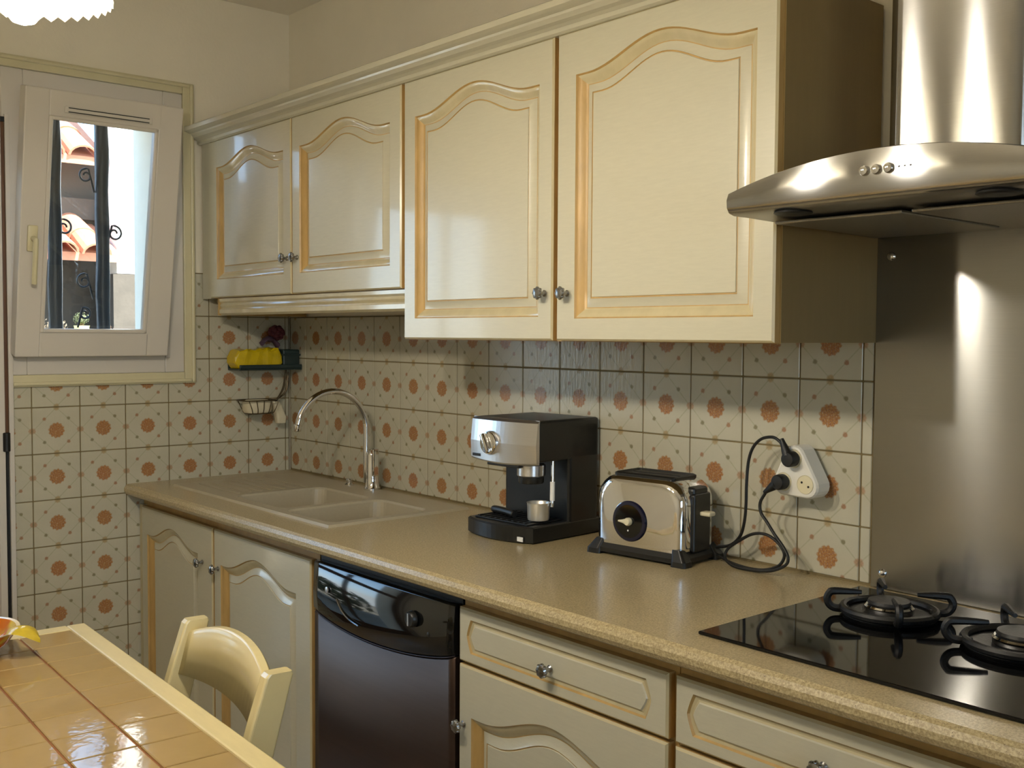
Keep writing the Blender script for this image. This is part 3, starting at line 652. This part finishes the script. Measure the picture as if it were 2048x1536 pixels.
MB().tube(smooth_path([(0.098, -0.03, 0.198), (0.102, -0.034, 0.15), (0.104, -0.036, 0.10), (0.106, -0.04, 0.082)], 4), 0.0045, 10).build('steam_wand', 'chrome', cm)
MB().tube([(0.102, -0.034, 0.145), (0.1045, -0.037, 0.098)], 0.0062, 10).build('wand_grip', 'sticker', cm)
cup = MB().lathe([(0.014, 0.0), (0.026, 0.001), (0.0275, 0.006), (0.0285, 0.042), (0.030, 0.045), (0.0275, 0.042), (0.025, 0.007), (0.006, 0.004)], (0, 0, 0), 'Z', 28)
cu = tag(cup.build('espresso_cup', 'coffee_cup', loc=(1.598, -0.192, ZT+0.0487)), 'small pale metal cup standing on the drip grate of the espresso machine', 'cup')
MB().lathe([(0.006, 0.024), (0.024, 0.024), (0.0243, 0.025), (0.006, 0.0251)], (0, 0, 0), 'Z', 20).build('coffee', 'soil', cu)

# ---------------------------------------------------------------- toaster
to = thing('toaster', 'rounded chrome two-slot toaster with black ends on the worktop', 'toaster', (1.905, -0.105, ZT), 0.11)
hw, hd_ = 0.122, 0.070
sec = []
for y, g in ((-hd_, 0.020), (-hd_+0.003, 0.011), (-hd_+0.010, 0.004), (-hd_+0.022, 0.0), (hd_-0.022, 0.0), (hd_-0.010, 0.004), (hd_-0.003, 0.011), (hd_, 0.020)):
    L = []; x1, z0, z1, rb, rt = hw-g, 0.022, 0.187-g*0.9, 0.016, 0.052
    for cx, cz_, r0, a0 in ((x1-rb, z0+rb, rb, -PI/2), (x1-rt, z1-rt, rt, 0), (-x1+rt, z1-rt, rt, PI/2), (-x1+rb, z0+rb, rb, PI)):
        for k in range(7): a = a0+PI/2*k/6; L.append((cx+r0*math.cos(a), y, cz_+r0*math.sin(a)))
    sec.append(L)
MB().loft(sec, smooth=True).build('body', 'chrome', to)
bs = MB()
for z, g in ((0.006, -0.004), (0.010, -0.010), (0.022, -0.004), (0.028, 0.004)): pass
bs.loft([rrect(-hw-0.006, hw+0.006, -hd_-0.008, hd_+0.008, 0.015, 0.006), rrect(-hw-0.006, hw+0.006, -hd_-0.008, hd_+0.008, 0.015, 0.016), rrect(-hw+0.002, hw-0.002, -hd_+0.001, hd_-0.001, 0.015, 0.028)])
bs.build('base', 'black', to)
for sx in (-1, 1):
    for sy in (-1, 1):
        MB().loft([rrect(sx*0.118-0.02, sx*0.118+0.02, sy*0.066-0.018, sy*0.066+0.018, 0.008, 0.0), rrect(sx*0.118-0.019, sx*0.118+0.019, sy*0.066-0.017, sy*0.066+0.017, 0.008, 0.012), rrect(sx*0.106-0.012, sx*0.106+0.012, sy*0.06-0.011, sy*0.06+0.011, 0.006, 0.036)]).build('foot', 'black', to)
for sx in (-1, 1):
    ep = MB(); x0 = sx*(hw-0.004); x1 = sx*(hw+0.008)
    a, b2 = min(x0, x1), max(x0, x1)
    ep.box(a, b2, -0.034, 0.034, 0.026, 0.158, bev=0.0055, seg=3)
    e_ = ep.build('end_panel', 'black', to)
    MB().box(min(sx*(hw-0.05), sx*(hw+0.004)), max(sx*(hw-0.05), sx*(hw+0.004)), -0.03, 0.03, 0.150, 0.172, bev=0.008, seg=3).build('grip', 'black', to)
lvr = MB(); lvr.box(hw+0.006, hw+0.034, -0.013, 0.013, 0.108, 0.118, bev=0.004, seg=3); lvr.build('lever', 'cream_plastic', to)
tpm = MB(); tpm.loft([rrect(-0.084, 0.084, -0.05, 0.05, 0.01, 0.180), rrect(-0.084, 0.084, -0.05, 0.05, 0.01, 0.1905), rrect(-0.08, 0.08, -0.046, 0.046, 0.008, 0.193), rrect(-0.078, 0.078, -0.044, 0.044, 0.008, 0.188)])
tpm.build('top_rim', 'black', to)
for yy in (-0.022, 0.022): MB().box(-0.07, 0.07, yy-0.013, yy+0.013, 0.1875, 0.1895, bev=0.0005).build('slot', 'iron', to)
dl = MB().lathe([(0.046, 0.0), (0.047, 0.002), (0.045, 0.005), (0.039, 0.0055)], (-0.020, -hd_-0.0005, 0.085), '-Y', 40).build('dial', 'dial', to)
MB().lathe([(0.0385, 0.0045), (0.038, 0.0058), (0.005, 0.006)], (-0.020, -hd_-0.0005, 0.085), '-Y', 36).build('dial_face', 'black_gloss', dl)
pn = MB(); pn.lathe([(0.009, 0.006), (0.0095, 0.012), (0.007, 0.017), (0.002, 0.018)], (-0.018, -hd_-0.0005, 0.085), '-Y', 20)
pn.tube([(-0.022, -hd_-0.011, 0.085), (-0.034, -hd_-0.010, 0.0845), (-0.046, -hd_-0.009, 0.084)], [0.0075, 0.0042, 0.0022], 10)
pn.build('dial_pointer', 'cream_plastic', dl)
MB().lathe([(0.0018, 0.0), (0.0022, 0.001), (0.001, 0.0015)], (-0.020, -hd_-0.0066, 0.064), '-Y', 10).build('mark', 'sticker', dl)

# ---------------------------------------------------------------- socket adaptor, plugs and cords
sa = thing('socket_adaptor', 'white triangular three-way socket adaptor plugged into the tiled wall', 'adaptor', (2.250, 0, 1.131))
def tri(y, g, s=1.0):
    L = []
    for cx, cz_, a0 in ((0.029, -0.018, -PI/2-0.05), (-0.004, 0.040, PI/6-0.1), (-0.030, -0.016, PI*0.8)):
        for k in range(8): a = a0+2.2*k/7; L.append((s*cx+(0.026-g)*math.cos(a), y, s*cz_+(0.026-g)*math.sin(a)))
    return L
MB().loft([tri(-0.012, 0.0), tri(-0.052, 0.0), tri(-0.057, 0.003), tri(-0.058, 0.006)], smooth=False).build('body', 'white_plastic', sa)
OUT = ((-0.003, 0.038), (-0.027, -0.013), (0.026, -0.014))
for x, z in OUT:
    MB().lathe([(0.020, 0.0), (0.0195, 0.0015), (0.0185, -0.0008+0.0012), (0.004, 0.0004)], (x, -0.0582, z), '-Y', 28).build('outlet', 'cream_plastic', sa)
for dx, dz in ((-0.008, 0.004), (0.008, -0.004)): MB().lathe([(0.0024, 0.0), (0.0024, 0.0008), (0.001, 0.0009)], (0.026+dx, -0.0586, -0.014+dz), '-Y', 10).build('pin_hole', 'black', sa)
MB().box(-0.022, 0.022, -0.012, 0.0, -0.02, 0.024, bev=0.002).build('wall_plate', 'cream_plastic', sa)
def plug(parent, x, z, ang):
    p = MB(); p.lathe([(0.014, 0.0), (0.0165, 0.002), (0.0165, 0.020), (0.014, 0.024), (0.004, 0.025)], (x, -0.0595, z), '-Y', 26)
    c, s_ = math.cos(ang), math.sin(ang)
    p.tube([(x+c*0.008, -0.074, z+s_*0.008), (x+c*0.022, -0.074, z+s_*0.022), (x+c*0.036, -0.073, z+s_*0.036), (x+c*0.046, -0.072, z+s_*0.046)], [0.0115, 0.009, 0.006, 0.0045], 12)
    return p.build('plug', 'black_soft', parent)
c1 = [(2.229, -.074, 1.196), (2.222, -.073, 1.204), (2.202, -.07, 1.2115), (2.17, -.065, 1.205), (2.146, -.062, 1.184), (2.133, -.06, 1.151), (2.129, -.06, 1.101), (2.127, -.058, 1.057), (2.121, -.055, 1.017), (2.106, -.05, 0.982), (2.075, -.045, 0.957), (2.032, -.038, 0.945)]
cd = tag(MB().tube(smooth_path(c1, 5), 0.0034, 8).build('power_cord', 'black_soft'), 'thin black cord looping up to the upper plug of the wall adaptor', 'cord', 'cords of the wall adaptor')
plug(cd, 2.247, 1.169, 2.05)
c2 = [(2.190, -.073, 1.094), (2.185, -.072, 1.087), (2.173, -.07, 1.068), (2.175, -.07, 1.047), (2.192, -.07, 1.027), (2.212, -.07, 1.003), (2.234, -.07, 0.98), (2.247, -.072, 0.960), (2.241, -.074, 0.943), (2.209, -.078, 0.927), (2.160, -.080, 0.9205), (2.112, -.078, 0.9205), (2.080, -.066, 0.930), (2.078, -.058, 0.949), (2.108, -.056, 0.973), (2.148, -.058, 0.995), (2.187, -.06, 0.998), (2.219, -.062, 0.982), (2.231, -.062, 0.960), (2.215, -.064, 0.935), (2.17, -.066, 0.9205), (2.10, -.060, 0.9205), (2.04, -.045, 0.930)]
cd = tag(MB().tube(smooth_path(c2, 5), 0.0034, 8).build('power_cord', 'black_soft'), 'black cord coiled on the worktop, running from the lower plug of the wall adaptor', 'cord', 'cords of the wall adaptor')
plug(cd, 2.223, 1.118, 3.75)

# ---------------------------------------------------------------- things hung in the sink corner
rk = thing('wall_rack', 'dark green plastic rack fixed on the tiles in the sink corner', 'rack', (0.0, 0.0, 1.30))
rb_ = MB(); rb_.box(0.004, 0.10, -0.25, -0.004, -0.006, 0.0, bev=0.002); rb_.box(0.094, 0.10, -0.25, -0.004, 0.0, 0.014, bev=0.002); rb_.box(0.004, 0.008, -0.25, -0.004, 0.0, 0.03, bev=0.001)
rb_.build('tray', 'dark_green', rk)
tag(MB().box(0.012, 0.086, -0.073, -0.006, 1.3005, 1.368, bev=0.005).box(0.008, 0.090, -0.077, -0.003, 1.345, 1.352, bev=0.002).build('scourer_box', 'dark_green'), 'small dark green box at the corner end of the plastic rack', 'box')
yp = MB(); sec = []
rp = random.Random(4)
for k in range(13):
    u = k/12; y = -0.258+0.182*u; e_ = 1.0 if 0 < k < 12 else 0.35; hh = (0.062+0.012*u+rp.uniform(-.004, .004))*e_; d0 = 0.036*(1.0 if e_ == 1.0 else 0.9)
    zc = 1.3008+0.5*hh if e_ == 1.0 else 1.3008+0.03
    L = rrect(0.050-d0, 0.050+d0, -hh/2, hh/2, 0.008*e_+0.001, 0.0, 4)
    sec.append([(a+rp.uniform(-.0025, .0025), y+rp.uniform(-.003, .003), zc+b+(rp.uniform(-.003, .004) if b > 0 else rp.uniform(0, .002))) for a, b, _ in L])
yp.loft(sec, smooth=False)
tag(yp.build('sponge_packet', 'yellow'), 'crumpled yellow packet of sponges lying on the corner rack', 'packet')
br = MB()
for k in range(26):
    a = k*2.4; el = -1+2*(k+0.5)/26; rr_ = math.sqrt(1-el*el)*0.022
    br.lathe([(0.002, -0.010), (0.009, -0.006), (0.011, 0.0), (0.008, 0.007), (0.002, 0.010)], (0.052+rr_*math.cos(a), -0.082+rr_*math.sin(a), 1.428+el*0.02), 'Z', 8)
bo = tag(br.build('scrubbing_ball', 'burgundy'), 'dark red scrubbing ball perched above the yellow packet in the corner', 'scrubber')
pcl = MB(); sec = []
for k in range(9):
    u = k/8; sec.append([(0.052+0.022*math.cos(2*PI*j/10), -0.140+0.062*u, 1.372+0.034*math.sin(PI*(0.2+0.7*u))+0.012*math.sin(2*PI*j/10)*(0.6+0.4*math.sin(k*1.7+j))) for j in range(10)])
tag(pcl.loft(sec, smooth=True).build('cleaning_cloth', 'purple'), 'folded purple cloth resting on the yellow packet under the red ball', 'cloth')
sd_ = thing('soap_dish', 'wire soap dish hung on the tiles below the corner rack', 'soap dish', (0.0, -0.15, 1.13))
def ringw(x0, x1, y0, y1, z, r=0.0022):
    L = rrect(x0, x1, y0, y1, 0.02, z, 5); L.append(L[0]); return MB().tube(L, r, 6)
ringw(0.006, 0.095, -0.075, 0.055, 0.055).build('rim_wire', 'wire', sd_)
ringw(0.015, 0.085, -0.045, 0.04, 0.008).build('foot_wire', 'wire', sd_)
for k in range(5):
    y = -0.045+0.021*k; MB().tube(smooth_path([(0.006, y*1.4, 0.055), (0.014, y, 0.012), (0.05, y, 0.006), (0.086, y, 0.012), (0.095, y*1.4, 0.055)], 3), 0.0016, 6).build('cross_wire', 'wire', sd_)
MB().tube(smooth_path([(0.008, 0.055, 0.055), (0.03, 0.09, 0.06), (0.035, 0.118, 0.09), (0.03, 0.128, 0.155)], 5), 0.0035, 8).build('hanger_wire', 'wire', sd_)
so = MB(); so.loft([rrect(0.018, 0.082, -0.202, -0.118, 0.02, 1.140), rrect(0.012, 0.088, -0.208, -0.112, 0.024, 1.150), rrect(0.012, 0.088, -0.208, -0.112, 0.024, 1.176), rrect(0.022, 0.078, -0.196, -0.124, 0.018, 1.187)], smooth=True)
tag(so.build('soap', 'soap'), 'pale bar of soap lying in the wire dish', 'soap')
bh = thing('brush', 'cream handled washing-up brush hanging beside the soap dish', 'brush', (0.05, -0.052, 1.118))
MB().loft([rrect(-0.013, 0.013, -0.030, 0.004, 0.008, -0.02), rrect(-0.016, 0.016, -0.034, 0.006, 0.01, 0.0), rrect(-0.014, 0.014, -0.045, -0.010, 0.01, 0.045), rrect(-0.010, 0.010, -0.048, -0.02, 0.008, 0.060)]).build('head', 'soap', bh)
MB().tube(smooth_path([(0, -0.034, 0.058), (0, -0.014, 0.085), (0, 0.0, 0.115), (-0.002, 0.012, 0.18)], 4), 0.004, 8).build('handle', 'wire', bh)

# ---------------------------------------------------------------- pendant lamp
lp_ = thing('pendant_lamp', 'lit pendant lamp with a scalloped white glass shade at the top left, nearest the window', 'lamp', (1.845, -1.462, 1.928))
sh = MB(); sec = []; NS = 144
for r0, z0, sc in ((0.020, 0.105, 0), (0.05, 0.098, 0), (0.085, 0.070, 0.2), (0.112, 0.030, 0.6), (0.126, 0.0, 1), (0.123, 0.001, 1), (0.108, 0.031, 0.6), (0.082, 0.067, 0.2), (0.047, 0.094, 0), (0.018, 0.101, 0)):
    sec.append([((r0)*math.cos(2*PI*k/NS), (r0)*math.sin(2*PI*k/NS), z0+0.004*sc*math.cos(2*PI*k/NS*36)) for k in range(NS)])
sh.loft(sec, smooth=True, cap0=False, cap1=False).build('shade', 'opal', lp_)
MB().lathe([(0.004, -0.034), (0.016, -0.030), (0.027, -0.016), (0.030, 0.0), (0.027, 0.016), (0.017, 0.032), (0.013, 0.072)], (0, 0, -0.010), 'Z', 24).build('bulb', 'bulb', lp_)
MB().lathe([(0.014, 0.062), (0.017, 0.064), (0.017, 0.12), (0.008, 0.128)], (0, 0, 0), 'Z', 20).build('lamp_holder', 'white_plastic', lp_)
MB().tube([(0, 0, 0.125), (0, 0, 0.4), (0, 0, 0.655)], 0.0035, 8).build('flex', 'white_plastic', lp_)
MB().lathe([(0.05, 0.675), (0.05, 0.665), (0.03, 0.645), (0.008, 0.640)], (0, 0, 0), 'Z', 24).build('ceiling_rose', 'white_plastic', lp_)

l2_ = thing('pendant_lamp', 'second lit pendant lamp with a scalloped white shade, nearer the hood end of the table', 'lamp', (2.20, -1.50, 1.928), 0.3, group='pendant lamps over the table')
lp_['group'] = 'pendant lamps over the table'
for ch_ in list(lp_.children): copy_part(ch_, l2_)

# ---------------------------------------------------------------- table with tiled top
TZ = 0.775
tb = thing('dining_table', 'dining table with a tan tiled top in a cream wooden frame', 'table', (1.132, -1.144, 0), -0.044)
TL, TW, FW = 1.353, 0.823, 0.0405; PT = 0.106
fr = MB(); fr.box(0, TL, -FW, 0, TZ-0.035, TZ, bev=0.004); fr.box(0, TL, -TW, -TW+FW, TZ-0.035, TZ, bev=0.004); fr.box(0, FW, -TW+FW, -FW, TZ-0.035, TZ, bev=0.002); fr.box(TL-FW, TL, -TW+FW, -FW, TZ-0.035, TZ, bev=0.002)
fr.build('frame', 'table_wood', tb)
box('tile_bed', 'table_grout', (FW-0.002, TL-FW+0.002, -TW+FW-0.002, -FW+0.002, TZ-0.03, TZ-0.004), tb)
tme = None
for i in range(12):
    for j in range(7):
        x0 = FW+PT*i; y1 = -FW-PT*j; cx, cy_ = x0+PT/2, y1-PT/2
        if tme is None:
            o_ = MB().box(-PT/2+0.0016, PT/2-0.0016, -PT/2+0.0022, PT/2-0.0022, -0.006, 0.0, bev=0.0015, seg=1).build('tile', 'table_tile', tb, loc=(cx, cy_, TZ-0.0005)); tme = o_
        else: o_ = copy_part(tme, tb, (cx, cy_, TZ-0.0005))
        o_.rotation_euler = (random.uniform(-.004, .004), random.uniform(-.004, .004), 0)
ap = MB(); ap.box(0.06, TL-0.06, -0.085, -0.06, TZ-0.12, TZ-0.035); ap.box(0.06, TL-0.06, -TW+0.06, -TW+0.085, TZ-0.12, TZ-0.035); ap.box(0.06, 0.085, -TW+0.085, -0.085, TZ-0.12, TZ-0.035); ap.box(TL-0.085, TL-0.06, -TW+0.085, -0.085, TZ-0.12, TZ-0.035)
ap.build('apron', 'table_wood', tb)
for x in (0.04, TL-0.10):
    for y in (-0.10, -TW+0.04): MB().loft([rrect(x+0.010, x+0.05, y+0.010, y+0.05, 0.008, 0.0), rrect(x, x+0.06, y, y+0.06, 0.008, 0.62), rrect(x, x+0.06, y, y+0.06, 0.008, TZ-0.0355)]).build('leg', 'table_wood', tb)

# ceramic dish with leaf handles
ds = thing('ceramic_dish', 'white-rimmed lemon-yellow ceramic dish with a leaf handle on the tiled table', 'dish', (1.231, -1.422, TZ), 0.84)
sec = []; NS = 40
for r0, z0 in ((0.045, 0.001), (0.062, 0.004), (0.090, 0.026), (0.107, 0.050), (0.111, 0.053), (0.104, 0.052), (0.086, 0.029), (0.058, 0.009), (0.02, 0.006)):
    sec.append([(r0*math.cos(2*PI*k/NS)*(1+0.012*math.cos(6*2*PI*k/NS)), r0*math.sin(2*PI*k/NS)*(1+0.012*math.cos(6*2*PI*k/NS)), z0) for k in range(NS)])
MB().loft(sec, smooth=True, mis=[0, 0, 0, 1, 1, 0, 0, 0]).build('bowl', ['lemon', 'dish_rim'], ds)
for s_ in (1, -1):
    lfm = MB(); sec = []
    for k in range(11):
        u = k/10; hwid = 0.034*math.sin(PI*min(1, 0.12+0.88*u))**0.8*(1-0.15*u)+0.001; xx = s_*(0.100+0.062*u); zz = 0.056+0.012*math.sin(PI*u*0.8)-0.026*u*u
        sec.append([(xx, -hwid, zz-0.006), (xx, -hwid*0.5, zz), (xx, 0, zz+0.003), (xx, hwid*0.5, zz), (xx, hwid, zz-0.006), (xx, hwid*0.5, zz-0.006), (xx, 0, zz-0.004), (xx, -hwid*0.5, zz-0.006)])
    lfm.loft(sec, smooth=True).build('leaf_handle', 'dish_leaf', ds)

# ---------------------------------------------------------------- chair pushed in behind the table
chx = thing('dining_chair', 'cream wooden chair with a curved back rail, between table and base cabinets', 'chair', (1.716, -1.117, 0), -0.09)
HT = 0.85; hs = 0.205
def post(sx):
    pts = [(0.0, 0.0, 0.030), (0.008, 0.30, 0.030), (-0.010, 0.45, 0.030), (-0.03, 0.62, 0.028), (0.0, 0.74, 0.026), (0.042, HT-0.008, 0.023), (0.045, HT, 0.019)]
    pts = [(-0.05, 0.0, 0.026), (-0.045, 0.30, 0.030), (-0.040, 0.45, 0.031), (-0.012, 0.65, 0.029), (0.022, 0.77, 0.027), (0.044, HT-0.006, 0.025), (0.046, HT, 0.021)]
    return MB().loft([rrect(sx*hs-0.014, sx*hs+0.014, y-d, y+d, 0.005, z, 4) for y, z, d in pts]).build('back_post', 'chair', chx)
post(-1); post(1)
sec = []
for k in range(21):
    u = -1+k/10; x = u*(hs-0.012); bow = 0.024*(1-u*u); zt_ = HT-0.022+0.036*(1-abs(u)**2.2); zb_ = HT-0.104+0.008*(1-u*u); yb = 0.012+bow
    yt = 0.034+bow
    sec.append([(x, yb-0.009, zb_), (x, yb+0.009, zb_), (x, yt+0.010, zt_-0.004), (x, yt+0.006, zt_), (x, yt-0.006, zt_), (x, yt-0.010, zt_-0.004)])
ro = MB().loft(sec, smooth=False).build('back_rail', 'chair', chx)
for p_ in ro.data.polygons: p_.use_smooth = abs(p_.normal.z) < 0.75
MB().loft([rrect(-hs, hs, -0.46, -0.05, 0.02, 0.425), rrect(-hs, hs, -0.46, -0.05, 0.02, 0.455)]).build('seat_frame', 'chair', chx)
MB().loft([rrect(-hs+0.015, hs-0.015, -0.445, -0.065, 0.02, 0.4555), rrect(-hs+0.02, hs-0.02, -0.44, -0.07, 0.02, 0.466)]).build('seat', 'straw', chx)
for sx in (-1, 1): MB().loft([rrect(sx*(hs-0.02)-0.014, sx*(hs-0.02)+0.014, -0.45, -0.42, 0.006, 0.0), rrect(sx*(hs-0.02)-0.018, sx*(hs-0.02)+0.018, -0.455, -0.415, 0.006, 0.4245)]).build('front_leg', 'chair', chx)
for z, y in ((0.16, -0.436), (0.24, -0.055)): MB().tube([(-hs+0.018, y, z), (hs-0.018, y, z)], 0.010, 10).build('stretcher', 'chair', chx)
for sx in (-1, 1): MB().tube([(sx*(hs-0.008), -0.43, 0.2), (sx*(hs-0.004), -0.06, 0.2)], 0.010, 10).build('stretcher', 'chair', chx)

# ---------------------------------------------------------------- outside the window
gr = thing('window_grille', 'blue-grey wrought-iron grille with scrolls outside the window', 'grille', (-0.17, -0.72, 1.77))
for y in (-0.26, -0.066, 0.093):
    pts = [(0, y+0.0012*math.sin(k*0.9), -0.47+0.047*k) for k in range(21)]
    MB().tube(pts, [0.0235+0.0012*math.sin(k*1.3) for k in range(21)], 10).build('bar', 'bar', gr)
for z in (-0.47, 0.47): MB().box(-0.012, 0.012, -0.28, 0.28, z-0.012, z+0.012, bev=0.003).build('cross_bar', 'bar', gr)
def scroll(y, z, s, flip):
    pts = []
    for k in range(26):
        a = k/25*2.6*PI; r_ = 0.008+0.011*k/25*1.8; pts.append((0.0, y+flip*s*(r_*math.cos(a)), z+s*r_*math.sin(a)))
    pts.append((0.0, y-flip*0.03*s, z-0.06*s))
    return MB().tube(pts, 0.0036, 6).build('scroll', 'bar', gr)
for y, z, s, f_ in ((-0.035, 0.01, 1.0, 1), (0.135, 0.0, 1.0, 1), (0.04, 0.19, 0.9, -1), (0.03, -0.17, 1.0, -1), (-0.13, -0.15, 0.9, -1), (0.03, -0.28, 0.8, 1)): scroll(y, z, s, f_)

nb = thing('neighbour_house', 'white-rendered house with terracotta roofs seen through the barred window', 'house', (-3.0, 0.0, 0.0))
box('white_wall', 'stucco', (-0.25, 0.0, 0.475, 3.2, 1.79, 4.2), nb)
box('stone_base', 'stone', (-0.27, 0.03, 0.44, 3.2, 0.0, 1.785), nb)
box('rear_wall', 'taupe', (-0.8, -0.4, -3.0, 0.60, 0.0, 2.5), nb)
box('lintel', 'stone', (-0.4, -0.33, -3.0, 0.60, 2.14, 2.27), nb)
def roof(name, y0, y1, z_low, z_high, x_low, x_high):
    b = MB(); b.add([(x_low, y0, z_low), (x_low, y1, z_low), (x_high, y1, z_high), (x_high, y0, z_high), (x_low, y0, z_low-0.05), (x_low, y1, z_low-0.05), (x_high, y1, z_high-0.05), (x_high, y0, z_high-0.05)],
                    [[0, 3, 2, 1], [4, 5, 6, 7], [0, 1, 5, 4], [2, 3, 7, 6], [1, 2, 6, 5], [3, 0, 4, 7]])
    ro_ = b.build(name, 'terracotta', nb); first = None
    ln = math.hypot(x_high-x_low, z_high-z_low); ang = math.atan2(z_high-z_low, x_low-x_high)
    nrow = max(2, int(ln/0.30)); ncol = int((y1-y0)/0.19)
    for j in range(nrow):
        for i in range(ncol):
            u = (j+0.5)/nrow; loc = (x_low+(x_high-x_low)*u, y0+0.095+0.19*i, z_low+(z_high-z_low)*u+0.012)
            if first is None:
                mb = MB(); L = []
                for xx, r0 in ((0.18, 0.088), (-0.18, 0.072)): L.append([(xx, r0*math.cos(PI*k/8), r0*math.sin(PI*k/8)*0.8) for k in range(9)]+[(xx, (r0-0.014)*math.cos(PI*k/8), (r0-0.014)*math.sin(PI*k/8)*0.8) for k in range(8, -1, -1)])
                mb.loft(L, smooth=False); first = mb.build('roof_tile', 'terracotta', ro_, loc=loc, rot=(0, ang, 0))
            else: copy_part(first, ro_, loc, (random.uniform(-.02, .02), ang+random.uniform(-.02, .02), random.uniform(-.02, .02)))
roof('upper_roof', -1.5, 0.47, 2.50, 3.1, -0.1, -1.2)
roof('lower_roof', -1.5, 0.46, 1.90, 2.12, 0.1, -0.38)
pv = box('courtyard', 'paving', (-8.0, -0.31, -6.0, 4.0, -0.12, -0.02)); struct(pv); pv.name = 'floor_courtyard'
gw = thing('garden_wall', 'low stone wall with a ledge outside the window', 'wall', (-1.9, -0.4, -0.02))
box('wall_body', 'stone', (-0.15, 0.15, -1.2, 1.2, 0.0, 1.38), gw); box('coping', 'stucco', (-0.19, 0.19, -1.22, 1.22, 1.3805, 1.42), gw, bev=0.006)
def bush(name, label, cx, cy_, z, r, m_, seed):
    rnd = random.Random(seed); mb = MB()
    for k in range(170):
        v = Vector((rnd.gauss(0, 1), rnd.gauss(0, 1), rnd.gauss(0, 1))).normalized()*r*rnd.uniform(0.45, 1.0); v.z *= 0.85
        a = Vector((rnd.uniform(-1, 1), rnd.uniform(-1, 1), rnd.uniform(-1, 1))).normalized(); b = v.normalized().cross(a).normalized(); a = b.cross(v.normalized())
        s_ = r*0.2; c = v+Vector((0, 0, r*0.85))
        mb.add([c-a*s_, c+b*s_*0.5+v.normalized()*s_*0.2, c+a*s_, c-b*s_*0.5+v.normalized()*s_*0.2], [[0, 1, 2, 3]])
    t_ = thing(name, label, 'plant', (cx, cy_, z))
    mb.build('foliage', m_, t_, fixn=False); MB().tube([(0, 0, 0), (0.004, 0, r*0.5), (0, 0.004, r*0.9)], 0.012, 6).build('stem', 'soil', t_)
    return t_
bush('shrub', 'round grey-brown shrub on the ledge outside the window', -1.9, -0.245, 1.40, 0.062, 'dry_leaf', 3)
tp = bush('potted_plant', 'small plant in a lime-yellow pot on the ledge outside the window', -1.9, -0.115, 1.46, 0.04, 'leaf', 5)
MB().lathe([(0.022, -0.06), (0.030, -0.058), (0.036, -0.006), (0.038, 0.0), (0.033, -0.001), (0.03, -0.01)], (0, 0, 0), 'Z', 20).build('pot', 'lime_pot', tp)
bush('shrub', 'small reddish shrub at the right bar on the ledge outside the window', -1.9, 0.0, 1.40, 0.045, 'soil', 9)
hedge = bush('hedge_bush', 'green bush in the courtyard outside the glazed door', -1.7, -2.3, 0.0, 0.5, 'leaf', 11)
bush('hedge_bush', 'tall green bush further left in the courtyard', -2.0, -4.3, 0.0, 0.9, 'leaf', 12)
